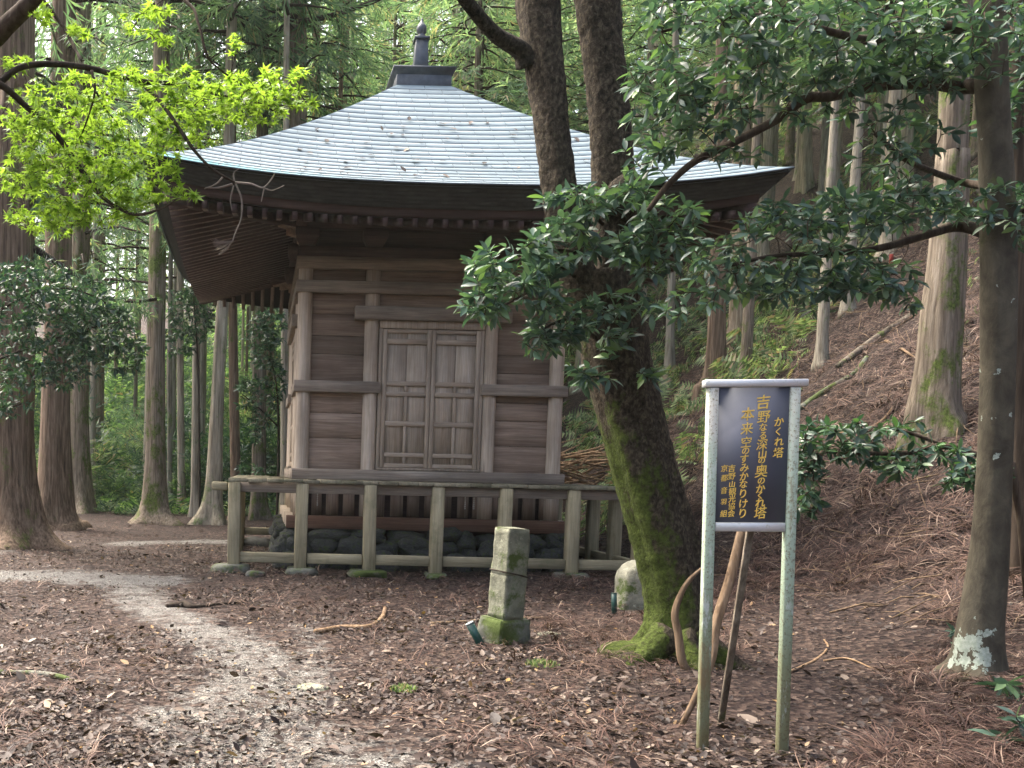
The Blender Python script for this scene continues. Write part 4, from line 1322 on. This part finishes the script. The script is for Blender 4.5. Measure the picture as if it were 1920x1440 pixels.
shrub("evergreen_shrub", "dark leafy young evergreen between the leaning trunk and the shrine wall", b0,
      [[b0, at(522, 850, 21.5), at(520, 740, 21.5), at(505, 650, 21.5), at(495, 590, 21.5)], [at(522, 800, 21.5), at(480, 760, 21.4), at(455, 740, 21.3)]],
      [(495, 640, 35, 55, 21.5, .6, 100), (470, 740, 28, 35, 21.4, .5, 50), (515, 720, 20, 50, 21.5, .5, 50), (480, 800, 22, 30, 21.4, .4, 28), (510, 600, 25, 25, 21.5, .5, 30), (470, 880, 25, 18, 21.4, .4, 16)], .14, 'broadleaf2', 32)
b0 = at(375, 985, 25); b0[2] = float(terrain(b0[0], b0[1]))
shrub("evergreen_shrub", "tall thin evergreen sapling among the pale trunks left of the veranda", b0,
      [[b0, at(374, 850, 25), at(372, 700, 25), at(366, 600, 25), at(362, 540, 25)]],
      [(360, 590, 45, 50, 25, .8, 120), (340, 640, 40, 30, 25, .6, 50), (385, 560, 35, 40, 25, .6, 60)], .15, 'broadleaf2', 33)
b0 = at(1940, 1010, 7.8); b0[2] = float(terrain(b0[0], b0[1]))
shrub("evergreen_shrub", "low branch of glossy leaves spreading over the slope beside the notice board", b0,
      [[b0, at(1900, 880, 7.8), at(1840, 855, 7.8), at(1770, 835, 7.9), at(1700, 850, 7.9), at(1620, 850, 7.9), at(1540, 850, 7.9), at(1510, 900, 7.9)], [at(1770, 835, 7.9), at(1700, 810, 8), at(1640, 800, 8)]],
      [(1530, 810, 40, 22, 7.9, .2, 18), (1520, 850, 35, 28, 7.9, .2, 22), (1510, 900, 28, 30, 7.9, .2, 16), (1515, 945, 24, 18, 7.9, .15, 9), (1610, 845, 50, 25, 7.9, .25, 26), (1690, 870, 50, 25, 7.9, .25, 28), (1620, 810, 40, 20, 7.9, .2, 14), (1700, 800, 60, 18, 8, .2, 12), (1760, 850, 50, 22, 7.8, .2, 18), (1840, 885, 55, 22, 7.6, .2, 28), (1800, 900, 40, 15, 7.7, .2, 10)],
      .115, 'broadleaf2', 34, (4, 8))
for lab, (u, v, Y), reg, sd in (("low rosette of bright green leaves below the lichen patched tree at the right edge", (1905, 1330, 5.9), [(1890, 1282, 14, 12, 5.85, .06, 3), (1912, 1305, 14, 12, 5.9, .06, 3)], 35),
                               ("bluish green seedling in the bottom right corner", (1915, 1430, 5.0), [(1892, 1385, 14, 12, 5.0, .05, 3), (1912, 1350, 12, 12, 5.0, .05, 3)], 36),
                               ("small leafy sprout at the left of the lichen covered trunk foot", (1795, 1205, 6.9), [(1790, 1190, 12, 10, 6.85, .04, 3), (1792, 1210, 8, 8, 6.85, .04, 2)], 37)):
    b0 = at(u, v, Y); b0[2] = float(terrain(b0[0], b0[1]))
    top = at(reg[0][0], reg[0][1], Y)
    shrub("seedling", lab, b0, [[b0, (b0 + top) / 2, top]], reg, .15 if sd < 37 else .08, 'broadleaf', sd, (4, 6), "plant", .003)

# bushes of the far understorey, left of the shrine
def bush_mesh(seed, n=420, leafs=.13):
    rg_ = np.random.default_rng(seed)
    c = rg_.normal(size=(14, 3)) * np.array([.55, .55, .45]) + np.array([0, 0, .9])
    T = c[rg_.integers(0, 14, n)] + rg_.normal(size=(n, 3)) * .22
    T[:, 2] = np.abs(T[:, 2])
    D = unit(T - np.array([0, 0, .5])) + rg_.normal(size=(n, 3)) * .6
    return G().scatter(SPRAY_V * np.array([1.6, 1, 1]), SPRAY_T, frames(D, np.array([0, 0, 1.0]) + rg_.normal(size=(n, 3)) * .5), T, rg_.uniform(.7, 1.4, n) * leafs * 2.2).mesh("foliage")


BM = [bush_mesh(i) for i in range(4)]
rg = np.random.default_rng(77)
n_b = 0
for _ in range(400):
    if n_b >= 75: break
    y = rg.uniform(29, 50); uu = rg.uniform(-.36, .06); x = uu * y
    if any((x - a) ** 2 + (y - b) ** 2 < .7 for a, b in taken): continue
    t = thing("bush", "light green bush of the undergrowth beyond the left tree trunks", "bush", (x, y, float(terrain(x, y)) - .1), "bushes beyond the left tree trunks")
    s_ = rg.uniform(.8, 1.9)
    o = obj("foliage", with_mat(BM[n_b % 4], M[('under', 'cedarleaf', 'under', 'broadleaf2', 'fern')[n_b % 5]]), None, t); o.scale = (s_, s_, s_ * rg.uniform(.7, 1.3)); o.rotation_euler = (0, 0, rg.uniform(0, 6))
    n_b += 1

# ------------------------------------------------------------------ ferns, needles and leaves on the ground (uncountable)
def ground_frames(x, y, rg_, tilt=.35, up=0.0):
    n = len(x); e = .05
    hx = (terrain(x + e, y) - terrain(x - e, y)) / (2 * e); hy = (terrain(x, y + e) - terrain(x, y - e)) / (2 * e)
    N_ = unit(np.stack([-hx, -hy, np.ones(n)], 1) + rg_.normal(size=(n, 3)) * tilt)
    a = rg_.uniform(0, 6.28, n)
    D = np.stack([np.cos(a), np.sin(a), np.zeros(n)], 1)
    D = D - N_ * np.sum(D * N_, 1)[:, None] + N_ * up
    return frames(D, N_)


rg = np.random.default_rng(99)
def fern_patch(n, xr, yr, keep, sc):
    x = rg.uniform(*xr, n); y = rg.uniform(*yr, n)
    k = keep(x, y); x, y = x[k], y[k]
    n = len(x)
    Fr = ground_frames(x, y, rg, .5, .75)
    return np.stack([x, y, terrain(x, y) + .02], 1), Fr, rg.uniform(*sc, n)


def blotch(x, y, s, seed):
    return np.sin(x * s + seed) * np.sin(y * s * 1.3 - seed * 2) + .6 * np.sin(x * s * 2.3 - y * s * 1.9 + seed * 3)


g = G()
for args in ((18000, (3, 40), (19, 46), lambda x, y: (x / y > .27) & (x / y < 1.0) & (blotch(x, y, .55, 1) > .05) & (terrain(x, y) > .9), (.3, .75)),
             (3000, (5.5, 16), (17, 27), lambda x, y: (x / y > .33) & (x / y < .56) & (blotch(x, y, .8, 2) > -.3), (.25, .6)),
             (1500, (6.2, 16), (7, 18), lambda x, y: (x / y > .40) & (blotch(x, y, 1.3, 4) > .95), (.12, .3))):
    T, Fr, sc = fern_patch(*args)
    g.scatter(FERN_V, FERN_T, Fr, T, sc)
tag(obj("fern_cover", g, M['fern']), "light green ferns covering the slope right of the shrine", "ferns", kind="stuff")
g = G()
for a_ in ((15000, (-24, 4), (27.5, 50), lambda x, y: (x / y > -.4) & (x / y < .08) & (blotch(x, y, .4, 3) > -.2), (.3, .8)),
           (16000, (-45, 12), (45, 95), lambda x, y: (x / y > -.45) & (x / y < .12), (.7, 1.8))):
    T, Fr, sc = fern_patch(*a_)
    g.scatter(FERN_V, FERN_T, Fr, T, sc)
tag(obj("undergrowth", g, M['under']), "bright green undergrowth on the forest floor beyond the left cedars", "undergrowth", kind="stuff")

# fallen leaves on the flat
N = 115000
y = 3.8 + 14 * rg.uniform(0, 1, N) ** 1.7
x = rg.uniform(-.36, .86, N) * y
gm = gravel_mask(x, y)
flatf = np.clip(1.2 - terrain(x, y) * 1.1, .12, 1)
dens = np.where(gm > .5, np.where(gm > .75, .18, .62), 1.0) * flatf * np.clip(1.2 - .45 * np.clip(x - 1.5, 0, 2), .35, 1)
sparse_at = ground_at(185, 1150)[:2]  # centre of an area with fewer fallen leaves
clump = (1 - .6 * np.exp(-((x - sparse_at[0]) / 1.5) ** 2 - ((y - sparse_at[1]) / 1.1) ** 2)) * np.clip(.62 + .45 * blotch(x, y, 1.7, 6) + .25 * blotch(x, y, 4.3, 8), .18, 1)
k = rg.uniform(0, 1, N) < dens * clump
inside = (np.abs(x - BX) < 2.2) & (np.abs(y - BY) < 2.2)
k &= ~inside
x, y = x[k], y[k]; n = len(x)
g = G().scatter(lv_t, lv_f, ground_frames(x, y, rg, .38), np.stack([x, y, terrain(x, y) + .012 + rg.uniform(0, .02, n)], 1), rg.lognormal(math.log(.028), .42, n))
tag(obj("leaf_litter", g, M['litter']), "brown and tan dead leaves strewn over the flat ground", "leaves", kind="stuff")

# cedar needle sprays: thin bent strands
NT_V = np.array([(-.009, 0, 0), (.009, 0, 0), (-.011, .3, .07), (.011, .3, .07), (-.009, .62, .06), (.009, .62, .06), (-.004, 1.0, -.02), (.004, 1.0, -.02)])
NT_Q = np.array([(0, 1, 3, 2), (2, 3, 5, 4), (4, 5, 7, 6)])
NB = []
for i in range(3):
    V, Q_ = [], []
    r2 = random.Random(i)
    for j in range(6):
        a = r2.uniform(-.9, .9); o_ = r2.uniform(0, .35); s_ = r2.uniform(.45, 1.0); bx = r2.uniform(-.08, .08); cv = r2.uniform(-.25, .25); zz = r2.uniform(0, .1)
        Vj = NT_V * np.array([1, s_, 1.0]); Vj[:, 0] += cv * Vj[:, 1] ** 2
        Vj = np.stack([Vj[:, 0] * math.cos(a) + Vj[:, 1] * math.sin(a) + bx, -Vj[:, 0] * math.sin(a) + Vj[:, 1] * math.cos(a) + o_, Vj[:, 2] + zz], 1)
        Q_ += [tuple(np.array(q) + len(V) * 1) for q in NT_Q]
        V += list(map(tuple, Vj))
    NB.append((np.array(V), np.array(Q_)))
g = G()
for i, (N, yr, pw, ur) in enumerate(((21000, (4.2, 16), 1.3, (.30, .92)), (12000, (7, 25), 1.0, (.38, .92)), (5000, (4.2, 24), 1.2, (-.32, .45)))):
    y = yr[0] + (yr[1] - yr[0]) * rg.uniform(0, 1, N) ** pw
    x = rg.uniform(*ur, N) * y
    if i == 2:
        k = gravel_mask(x, y) < .3
    else:
        k = (rg.uniform(0, 1, N) < np.clip((x - 1.6) / 1.6, .12, 1) * np.clip(.7 - .5 * blotch(x, y, 1.9, 13), .2, 1)) & (blotch(x, y, .9, 9) > -.9 + .9 * (terrain(x, y) < .25))
    k &= ~((np.abs(x - BX) < 2.1) & (np.abs(y - BY) < 2.1))
    x, y = x[k], y[k]; n = len(x)
    Fr = ground_frames(x, y, rg, .22, .05)
    T = np.stack([x, y, terrain(x, y) + .015], 1)
    sc = rg.uniform(.09, .30, n) * (1 + .5 * np.clip(terrain(x, y), 0, 1.2))
    b = NB[i]
    g.scatter(b[0], b[1], Fr, T, sc)
tag(obj("needle_litter", g, M['needle']), "reddish brown fallen cedar needle sprays covering the slope and ground at right", "needles", kind="stuff")

# small dead sticks all over the slope
N = 900
y = rg.uniform(7, 24, N); x = rg.uniform(.36, .9, N) * y
k = (x > 5.6); x, y = x[k], y[k]; n = len(x)
Fr = ground_frames(x, y, rg, .3, .12)
z0 = terrain(x, y) + .03
g = G()
for i in range(n):
    L = rg.uniform(.2, .9); d = Fr[i][:, 1]; s_ = Fr[i][:, 0]
    p = np.array([x[i], y[i], z0[i]])
    g.tube([p - d * L / 2, p + s_ * L * rg.uniform(-.12, .12) + np.array([0, 0, .03]), p + d * L / 2], np.array([.007, .006, .003]) * rg.uniform(.6, 1.5), 4)
tag(obj("stick_litter", g, M['dead']), "thin dead sticks scattered over the needle covered slope", "sticks", kind="stuff")


# single sticks, logs and stones one can point to
def stick(label, pts, cat="stick", name="fallen_branch", mat='dead', amp=.1, lift=0.0, seed=1):
    P, rd = [], []
    for (u, v, wd) in pts:
        p = ground_at(u, v); r_ = wd / 2 / F_PX * p[1]
        p = p + np.array([0, 0, r_ * .6 + lift]); P.append(p); rd.append(r_)
    P = np.array(P); b = P[0].copy()
    o = obj(name, G().tube(smooth_path(P, 5 * len(P)) - b, np.interp(np.linspace(0, len(P) - 1, 5 * len(P)), np.arange(len(P)), rd), 8, amp, 2, None, seed), M[mat], smooth=True)
    o.location = b
    return tag(o, label, cat)


stick("mossy green fallen stick lying on the leaves at the lower left edge", [(-20, 1262, 9), (60, 1266, 12), (110, 1272, 12), (152, 1283, 8)], mat='footing')
stick("curved grey fallen branch on the ground left of the stone marker", [(592, 1188, 12), (640, 1180, 11), (690, 1178, 10), (715, 1162, 9), (722, 1142, 7)])
stick("straight thin fallen branch behind the stone marker", [(808, 1172, 8), (870, 1168, 7), (960, 1162, 7), (1025, 1160, 5)])
stick("dark short root lying on the gravel edge at left centre", [(312, 1140, 10), (345, 1137, 14), (365, 1140, 8), (440, 1132, 8), (465, 1130, 4)], mat='twig')
stick("long bleached forked stick lying right of the notice board", [(1478, 1262, 5), (1530, 1238, 5), (1552, 1215, 4), (1545, 1200, 3)], mat='dead')
stick("thin bleached stick lying on needles between notice board and right tree", [(1545, 1240, 4), (1590, 1236, 4), (1640, 1256, 3)], mat='dead')
stick("grey fallen branch right of the stone marker foot", [(1145, 1215, 8), (1195, 1212, 9), (1240, 1200, 7)], mat='dead')
stick("long fallen log lying on the slope above the notice board", [(1570, 690, 10), (1640, 640, 14), (1700, 600, 12), (1735, 570, 8)], mat='cedar_grey')
stick("mossy log lying on the slope just right of the notice board top", [(1500, 770, 12), (1545, 738, 12), (1600, 705, 10), (1625, 672, 8)], mat='footing')
stick("dead branch leaning down the slope above the log", [(1660, 640, 5), (1690, 655, 5), (1720, 675, 4)])
stick("thick brown dead branch lying on needles behind the notice board", [(1500, 860, 6), (1560, 820, 7), (1640, 800, 6), (1680, 760, 5)])
stick("bent dead branch at the lower right below the lichen patched tree", [(1790, 1330, 5), (1820, 1355, 6), (1850, 1385, 5)])
for lab, (u, v, w_, h_), sd, mt in (("dark flat stone set in the gravel of the path", (585, 1285, 60, 14), 11, 'boulder'), ("brown half buried stone right of the marker foot", (1030, 1186, 40, 12), 12, 'boulder'),
                                   ("flat mossy rock left of the shrine foundation under the veranda", (480, 1010, 60, 26), 13, 'rock'), ("small rounded rock beside the leftmost veranda footing", (478, 1072, 40, 18), 14, 'rock')):
    p = ground_at(u, v + h_ / 2)
    Wd = w_ / 2 / F_PX * p[1]
    o = obj("rock", rock(sd, Wd, Wd * .7, max(.03, h_ / F_PX * p[1] * .6), 3), M[mt], smooth=True); o.location = p
    tag(o, lab, "rock")
# footing stones below the veranda posts
fl = ["wide mossy footing stone under the veranda's left corner post", "dark low footing stone under the second veranda post from the left", "mossy footing stone under the third veranda post from the left",
      "nearly buried footing stone under the middle veranda post", "half hidden footing stone under the veranda post behind the stone marker", "rounded mossy footing stone under the veranda post right of the stone marker", "footing stone under the right corner post behind the mossy tree"]
for i, xx in enumerate(np.linspace(-PP, PP, 7)):
    o = obj("footing_stone", rock(20 + i, (.26, .22, .26, .15, .18, .24, .2)[i], .2, (.17, .12, .10, .06, .09, .15, .1)[i], 3, .5), M['footing'], smooth=True)
    o.location = (BX + xx, BY - PP - .02, .02)
    tag(o, fl[i], "stone", "footing stones under the veranda")

# green moss tufts on the ground
for lab, (u, v, w_), sd in (("bright moss tuft on the leaves left of centre foreground", (757, 1298, 50), 1), ("flat moss patch between stone marker and mossy tree", (1015, 1250, 62), 2), ("mossy patch at the mossy tree's left root", (1190, 1240, 50), 3)):
    p = ground_at(u, v); Wd = w_ / 2 / F_PX * p[1]
    n = 260
    r2 = np.random.default_rng(sd)
    a = r2.uniform(0, 6.28, n); q = np.sqrt(r2.uniform(0, 1, n))
    x = Wd * q * np.cos(a); y = Wd * .8 * q * np.sin(a)
    D = np.stack([r2.normal(size=n) * .5, r2.normal(size=n) * .5, np.ones(n)], 1)
    o = obj("moss_tuft", G().scatter(lv_t * [.5, 1, 1], lv_f, frames(D, r2.normal(size=(n, 3)) + [0, -1.0, 0]), np.stack([x, y, .005 + .02 * (1 - q)], 1), r2.uniform(.02, .045, n)), M['fern'])
    o.location = p
    tag(o, lab, "moss")

# ------------------------------------------------------------------ stone marker, boulder, pipes, props
p = ground_at(945, 1204)
mk = thing("stone_marker", "square lichen stained stone marker post standing in front of the veranda", "stone marker", (p[0], p[1], p[2]))
mk.rotation_euler = (R(1.0), R(1.6), R(24))


def rough_box(x0, x1, y0, y1, z0, z1, seed, am=.006, n=10, taper=0.0):
    import bmesh
    bm = bmesh.new()
    bmesh.ops.create_cube(bm, size=1)
    bmesh.ops.bevel(bm, geom=list(bm.edges), offset=.018, segments=2, affect='EDGES')
    bmesh.ops.subdivide_edges(bm, edges=list(bm.edges), cuts=n, use_grid_fill=True)
    off = Vector((seed, seed * 2.3, seed * .7))
    for v in bm.verts:
        t = v.co.z + .5
        c = Vector((x0 + (x1 - x0) * (v.co.x + .5), y0 + (y1 - y0) * (v.co.y + .5), z0 + (z1 - z0) * t))
        c.x *= 1 - taper * t; c.y *= 1 - taper * t
        d = c.normalized() * .2 + Vector((v.co.x, v.co.y, 0))
        c += d * (mnoise.noise(c * 7 + off) * am * 3 + mnoise.noise(c * 25 + off) * am)
        v.co = c
    me = bpy.data.meshes.new("stone"); bm.to_mesh(me); bm.free()
    return me


obj("shaft", rough_box(-.105, .105, -.105, .105, .20, .575, 3), M['marker'], mk, smooth=True)
obj("broken_top", rough_box(-.1035, .1035, -.1035, .1035, .552, .955, 3), M['marker'], mk, smooth=True)
obj("wire", G().tube([(-.16, -.115, .60), (-.11, -.112, .597), (0, -.111, .58), (.111, -.111, .555), (.111, .111, .57), (-.111, .111, .60), (-.111, -.111, .598)], .0055, 6), M['twig'], mk)
obj("base", rough_box(-.15, .17, -.14, .15, -.1, .205, 8, .012), M['footing'], mk, smooth=True)
p = ground_at(1192, 1140)
o = obj("boulder", rock(41, .22, .2, .50, 4, 0, .16), M['boulder'], smooth=True); o.location = (p[0] + .02, p[1] + .05, .02)
tag(o, "upright rounded grey boulder half hidden behind the mossy tree's trunk", "boulder")
for lab, (u0, v0, u1, v1), rd, Yp in (("leaning dark green pipe stub beside the stone marker", (905, 1215, 880, 1168), .033, None), ("upright dark green pipe stub left of the boulder", (1152, 1150, 1151, 1112), .028, None)):
    b = ground_at(u0, v0); a = at(u1, v1, b[1] + .02)
    d = a - b
    t = thing("pipe_stub", lab, "pipe", tuple(b))
    g = G().tube([-d * .15, d * .5, d], [rd] * 3, 16)
    obj("tube", g, M['green_pipe'], t)
    obj("rim", G().tube([d * .97, d * 1.0, d * 1.012, d * 1.015], [rd * 1.06, rd * 1.1, rd * 1.06, rd * .7], 16), mat_plain("pipe_cap_grey", (.30, .34, .34), .3, 10, .5) if rd > .03 else M['green_pipe'], t)
b = ground_at(1283, 1256)
t = tag(obj("fallen_branch", limb([(1290, 1262, 13), (1279, 1235, 13), (1273, 1190, 12), (1266, 1150, 12), (1277, 1112, 10), (1294, 1086, 9), (1318, 1064, 6)], b[1], 12, .20, 9, 4, b), M['dead'], smooth=True),
        "crooked pale dead branch leaning against the foot of the mossy tree", "branch"); t.location = b
b = ground_at(1275, 1365)
t = tag(obj("fallen_branch", limb([(1272, 1368, 9, 5.4), (1300, 1315, 11, 5.45), (1334, 1240, 13, 5.5), (1344, 1170, 15, 5.55), (1368, 1090, 15, 5.6), (1390, 1000, 14, 5.65), (1402, 960, 11, 5.68)], 5.5, 12, .22, 9, 6, b), M['dead'], smooth=True),
        "peeling brown dead branch propped behind the notice board", "branch"); t.location = b
p = ground_at(1668, 512)
t = thing("marker_stake", "tiny red topped stake high on the slope", "stake", tuple(p))
obj("stake", G().box(-.02, .02, -.02, .02, -.2, .32), M['dead'], t); obj("flag", G().box(-.04, .04, -.026, -.021, .20, .38), M['red'], t)

# ------------------------------------------------------------------ the notice board
YS = 4.96
A0, A1 = at(1317, 1412, YS), at(1333.5, 722, YS)
B0, B1 = at(1465, 1418, YS - .04), at(1492, 716, YS - .04)
zax = unit((A1 - A0) + (B1 - B0))
xax = (B0 + B1) / 2 - (A0 + A1) / 2
WS = np.linalg.norm(xax)
xax = unit(xax - zax * (xax @ zax)); yax = np.cross(zax, xax)
org = (A0 + B0) / 2
HS = ((A1 + B1) / 2 - org) @ zax
sg = thing("notice_board", "dark blue notice board with gold Japanese lettering in a weathered metal frame on two posts", "sign", tuple(org))
mm = Matrix.Identity(4)
for i in range(3): mm[i][0], mm[i][1], mm[i][2], mm[i][3] = xax[i], yax[i], zax[i], org[i]
sg.matrix_world = mm
hw = WS / 2 - .003


def mat_post():
    k = Mt("flaking_green_paint_metal")
    tc = k.n("ShaderNodeTexCoord"); sx_ = k.n("ShaderNodeSeparateXYZ"); k.put(sx_.inputs[0], tc.outputs["Object"])
    a = k.noise(k.coord((6, 6, 2.0)), 1.0, 8, .75); b = k.noise(k.coord((1, 1, 1)), 70, 5, .75); c_ = k.noise(k.coord((16, 16, 4)), 1.0, 6, .75)
    h = k.math('ADD', k.math('MULTIPLY', sx_.outputs[2], .34), k.math('MULTIPLY', a, .55))
    col = k.ramp(h, [(.24, (.15, .125, .055)), (.42, (.20, .235, .14)), (.58, (.27, .35, .26)), (.80, (.30, .38, .30)), (.92, (.40, .41, .37))])
    col = k.mix(k.ramp(b, [(.52, 0.0), (.62, .8)]), col, (.12, .095, .05))
    col = k.mix(k.ramp(c_, [(.57, 0.0), (.66, .85)]), col, (.46, .50, .47))
    col = k.mix(k.ramp(k.noise(k.coord((5, 5, 1.2)), 1.0, 7, .8), [(.56, 0.0), (.64, .8)]), col, (.17, .125, .065))
    k.bump(b, .5, .006)
    return k.done(col, .75, 0, .3)


def mat_alu():
    k = Mt("stained_aluminium")
    a = k.noise(k.coord((3, 3, 12)), 1.0, 6, .7); b = k.noise(k.coord((1, 1, 1)), 40, 4, .7)
    col = k.ramp(a, [(.3, (.40, .42, .40)), (.6, (.56, .58, .58))])
    col = k.mix(k.ramp(b, [(.6, 0.0), (.7, .6)]), col, (.24, .26, .15))
    return k.done(col, .42, .45, .5)


M['spost'] = mat_post(); M['alu'] = mat_alu()
M['sboard'] = mat_plain("dark_blue_board", (.078, .087, .115), .2, 3, .5, 0, .5, .03)
M['gold'] = mat_plain("gold_paint", (.80, .55, .11), .15, 40, .5, 0, .4, .05)
obj("post", G().box(-hw - .0245, -hw + .0245, -.024, .024, -.15, HS - .021), M['spost'], sg, bevel=.003)
obj("post", G().box(hw - .0245, hw + .0245, -.024, .024, -.15, HS - .021), M['spost'], sg, bevel=.003)
pxm = YS / F_PX
obj("top_rail", G().box(-hw - .045, hw + .06, -.028, .028, HS - .019, HS + .019), M['alu'], sg, bevel=.004)
zb0 = HS - (1003 - 728) * pxm
obj("lower_rail", G().box(-hw + .026, hw - .026, -.02, .02, zb0, zb0 + .045), M['alu'], sg, bevel=.003)
z0, z1 = zb0 + .047, HS - .021
x0, x1 = -hw + .026, hw - .026
board = obj("board", G().box(x0, x1, -.012, .012, z0, z1), M['sboard'], sg)
obj("brace", G().beam((.02, .03, zb0 + .02), (.105, .62, -.12), .034, .022, (0, 1, 0)), M['cedar_grey'], sg, bevel=.003)
COLS = [[("か", 752, 435, 92), ("く", 742, 525, 80), ("れ", 748, 615, 88), ("塔", 742, 715, 98)],
        [("吉", 612, 262, 132), ("野", 612, 395, 118), ("な", 606, 487, 80), ("る", 603, 562, 76), ("深", 593, 642, 104), ("山", 597, 727, 84), ("の", 590, 785, 70), ("奥", 582, 880, 120), ("の", 584, 968, 74),
         ("か", 577, 1038, 88), ("く", 572, 1100, 72), ("れ", 572, 1165, 92), ("塔", 572, 1257, 116)],
        [("本", 465, 372, 124), ("来", 455, 500, 116), ("空", 450, 620, 104), ("の", 443, 700, 76), ("す", 432, 770, 84), ("み", 430, 850, 86), ("か", 426, 926, 86), ("な", 420, 996, 80), ("り", 415, 1080, 92), ("け", 418, 1170, 88), ("り", 410, 1257, 96)],
        [("吉", 315, 855, 68), ("野", 313, 925, 68), ("山", 315, 995, 62), ("観", 317, 1060, 72), ("光", 312, 1125, 68), ("協", 308, 1190, 68), ("会", 305, 1255, 68)],
        [("京", 245, 855, 66), ("都", 245, 940, 66), ("音", 240, 1050, 64), ("羽", 235, 1150, 56), ("組", 232, 1255, 66)]]
dg = bpy.context.evaluated_depsgraph_get()
for ci, cl in enumerate(COLS):
    gl = G()
    for ch, x, y, sz in cl:
        lx = 203 - 50 * (y - 150) / 1180; rx = 852 - 50 * (y - 125) / 1225
        uu = (x - lx) / (rx - lx)
        ty = 148 - 25 * uu; by = 1330 + 22 * uu
        vv = (y - ty) / (by - ty)
        s_ = sz / 1200 * (z1 - z0) * 1.0
        cu = bpy.data.curves.new("ch", 'FONT'); cu.body = ch; cu.size = s_; cu.align_x = 'CENTER'; cu.shear = .08
        cu.extrude = .0012; cu.resolution_u = 3
        to = bpy.data.objects.new("ch", cu); COL.objects.link(to)
        bpy.context.view_layer.update()
        tm = bpy.data.meshes.new_from_object(to.evaluated_get(bpy.context.evaluated_depsgraph_get()))
        co = np.zeros(len(tm.vertices) * 3, np.float32); tm.vertices.foreach_get("co", co); co = co.reshape(-1, 3)
        cx, cy = (co[:, 0].min() + co[:, 0].max()) / 2, (co[:, 1].min() + co[:, 1].max()) / 2
        px_ = x0 + uu * (x1 - x0); pz = z1 - vv * (z1 - z0)
        # brush-like slant and uneven stroke
        lx_, ly_ = co[:, 0] - cx, co[:, 1] - cy
        ly_ = ly_ + .10 * lx_
        V = np.stack([px_ + lx_ * .95, -.0135 - co[:, 2], pz + ly_], 1)
        f3 = [tuple(p_.vertices) for p_ in tm.polygons if len(p_.vertices) == 3]; f4 = [tuple(p_.vertices) for p_ in tm.polygons if len(p_.vertices) == 4]
        big = [p_ for p_ in tm.polygons if len(p_.vertices) > 4]
        for p_ in big:
            vs_ = list(p_.vertices); f3 += [(vs_[0], vs_[i], vs_[i + 1]) for i in range(1, len(vs_) - 1)]
        bw = .004 if ch in "野深観塔奥協組都来音空" else .011
        for q_, (ox, oz) in enumerate(((-1, -.6), (1, .6), (0, 0), (-.6, .8), (.6, -.8))):
            gl.add(V + np.array([ox * bw * s_, -.0002 * q_, oz * bw * s_]), f4, f3)
        bpy.data.objects.remove(to); bpy.data.curves.remove(cu); bpy.data.meshes.remove(tm)
    obj("lettering", gl, M['gold'], board)
print("verts", sum(len(m_.vertices) for m_ in bpy.data.meshes))

# brush pile behind the right corner of the shrine
b = ground_at(1100, 905)
b = at(1100, 890, 21.0); b[2] = float(terrain(b[0], b[1]))
g = G(); r2 = np.random.default_rng(4)
for i in range(70):
    a = r2.uniform(-.5, .5) + (2.6 if i % 4 == 0 else .35); L = r2.uniform(.8, 2.2)
    c = np.array([r2.normal() * .8, r2.normal() * .5, r2.uniform(.05, 1.0)])
    d = np.array([math.cos(a), r2.normal() * .4, math.sin(a) * .6]) * L / 2
    g.tube([c - d, c + r2.normal(size=3) * .06, c + d], np.array([.03, .024, .012]) * r2.uniform(.5, 1.3), 5)
o = tag(obj("brush_pile", g, M['dead']), "tangled pile of dead branches behind the right corner of the shrine", "brush pile"); o.location = b

# ------------------------------------------------------------------ thin forest haze
hz = bpy.data.materials.new("forest_haze"); hz.use_nodes = True
nt = hz.node_tree; nt.nodes.remove(nt.nodes["Principled BSDF"])
pv = nt.nodes.new("ShaderNodeVolumePrincipled"); pv.inputs["Color"].default_value = (.80, .90, .80, 1); pv.inputs["Density"].default_value = .0004
pv.inputs["Anisotropy"].default_value = .2
nt.links.new(pv.outputs[0], nt.nodes["Material Output"].inputs["Volume"])
o = tag(obj("haze", G().box(-150, 160, -40, 190, -3, 72), hz), "thin pale haze in the air between the trees", "haze", kind="stuff")
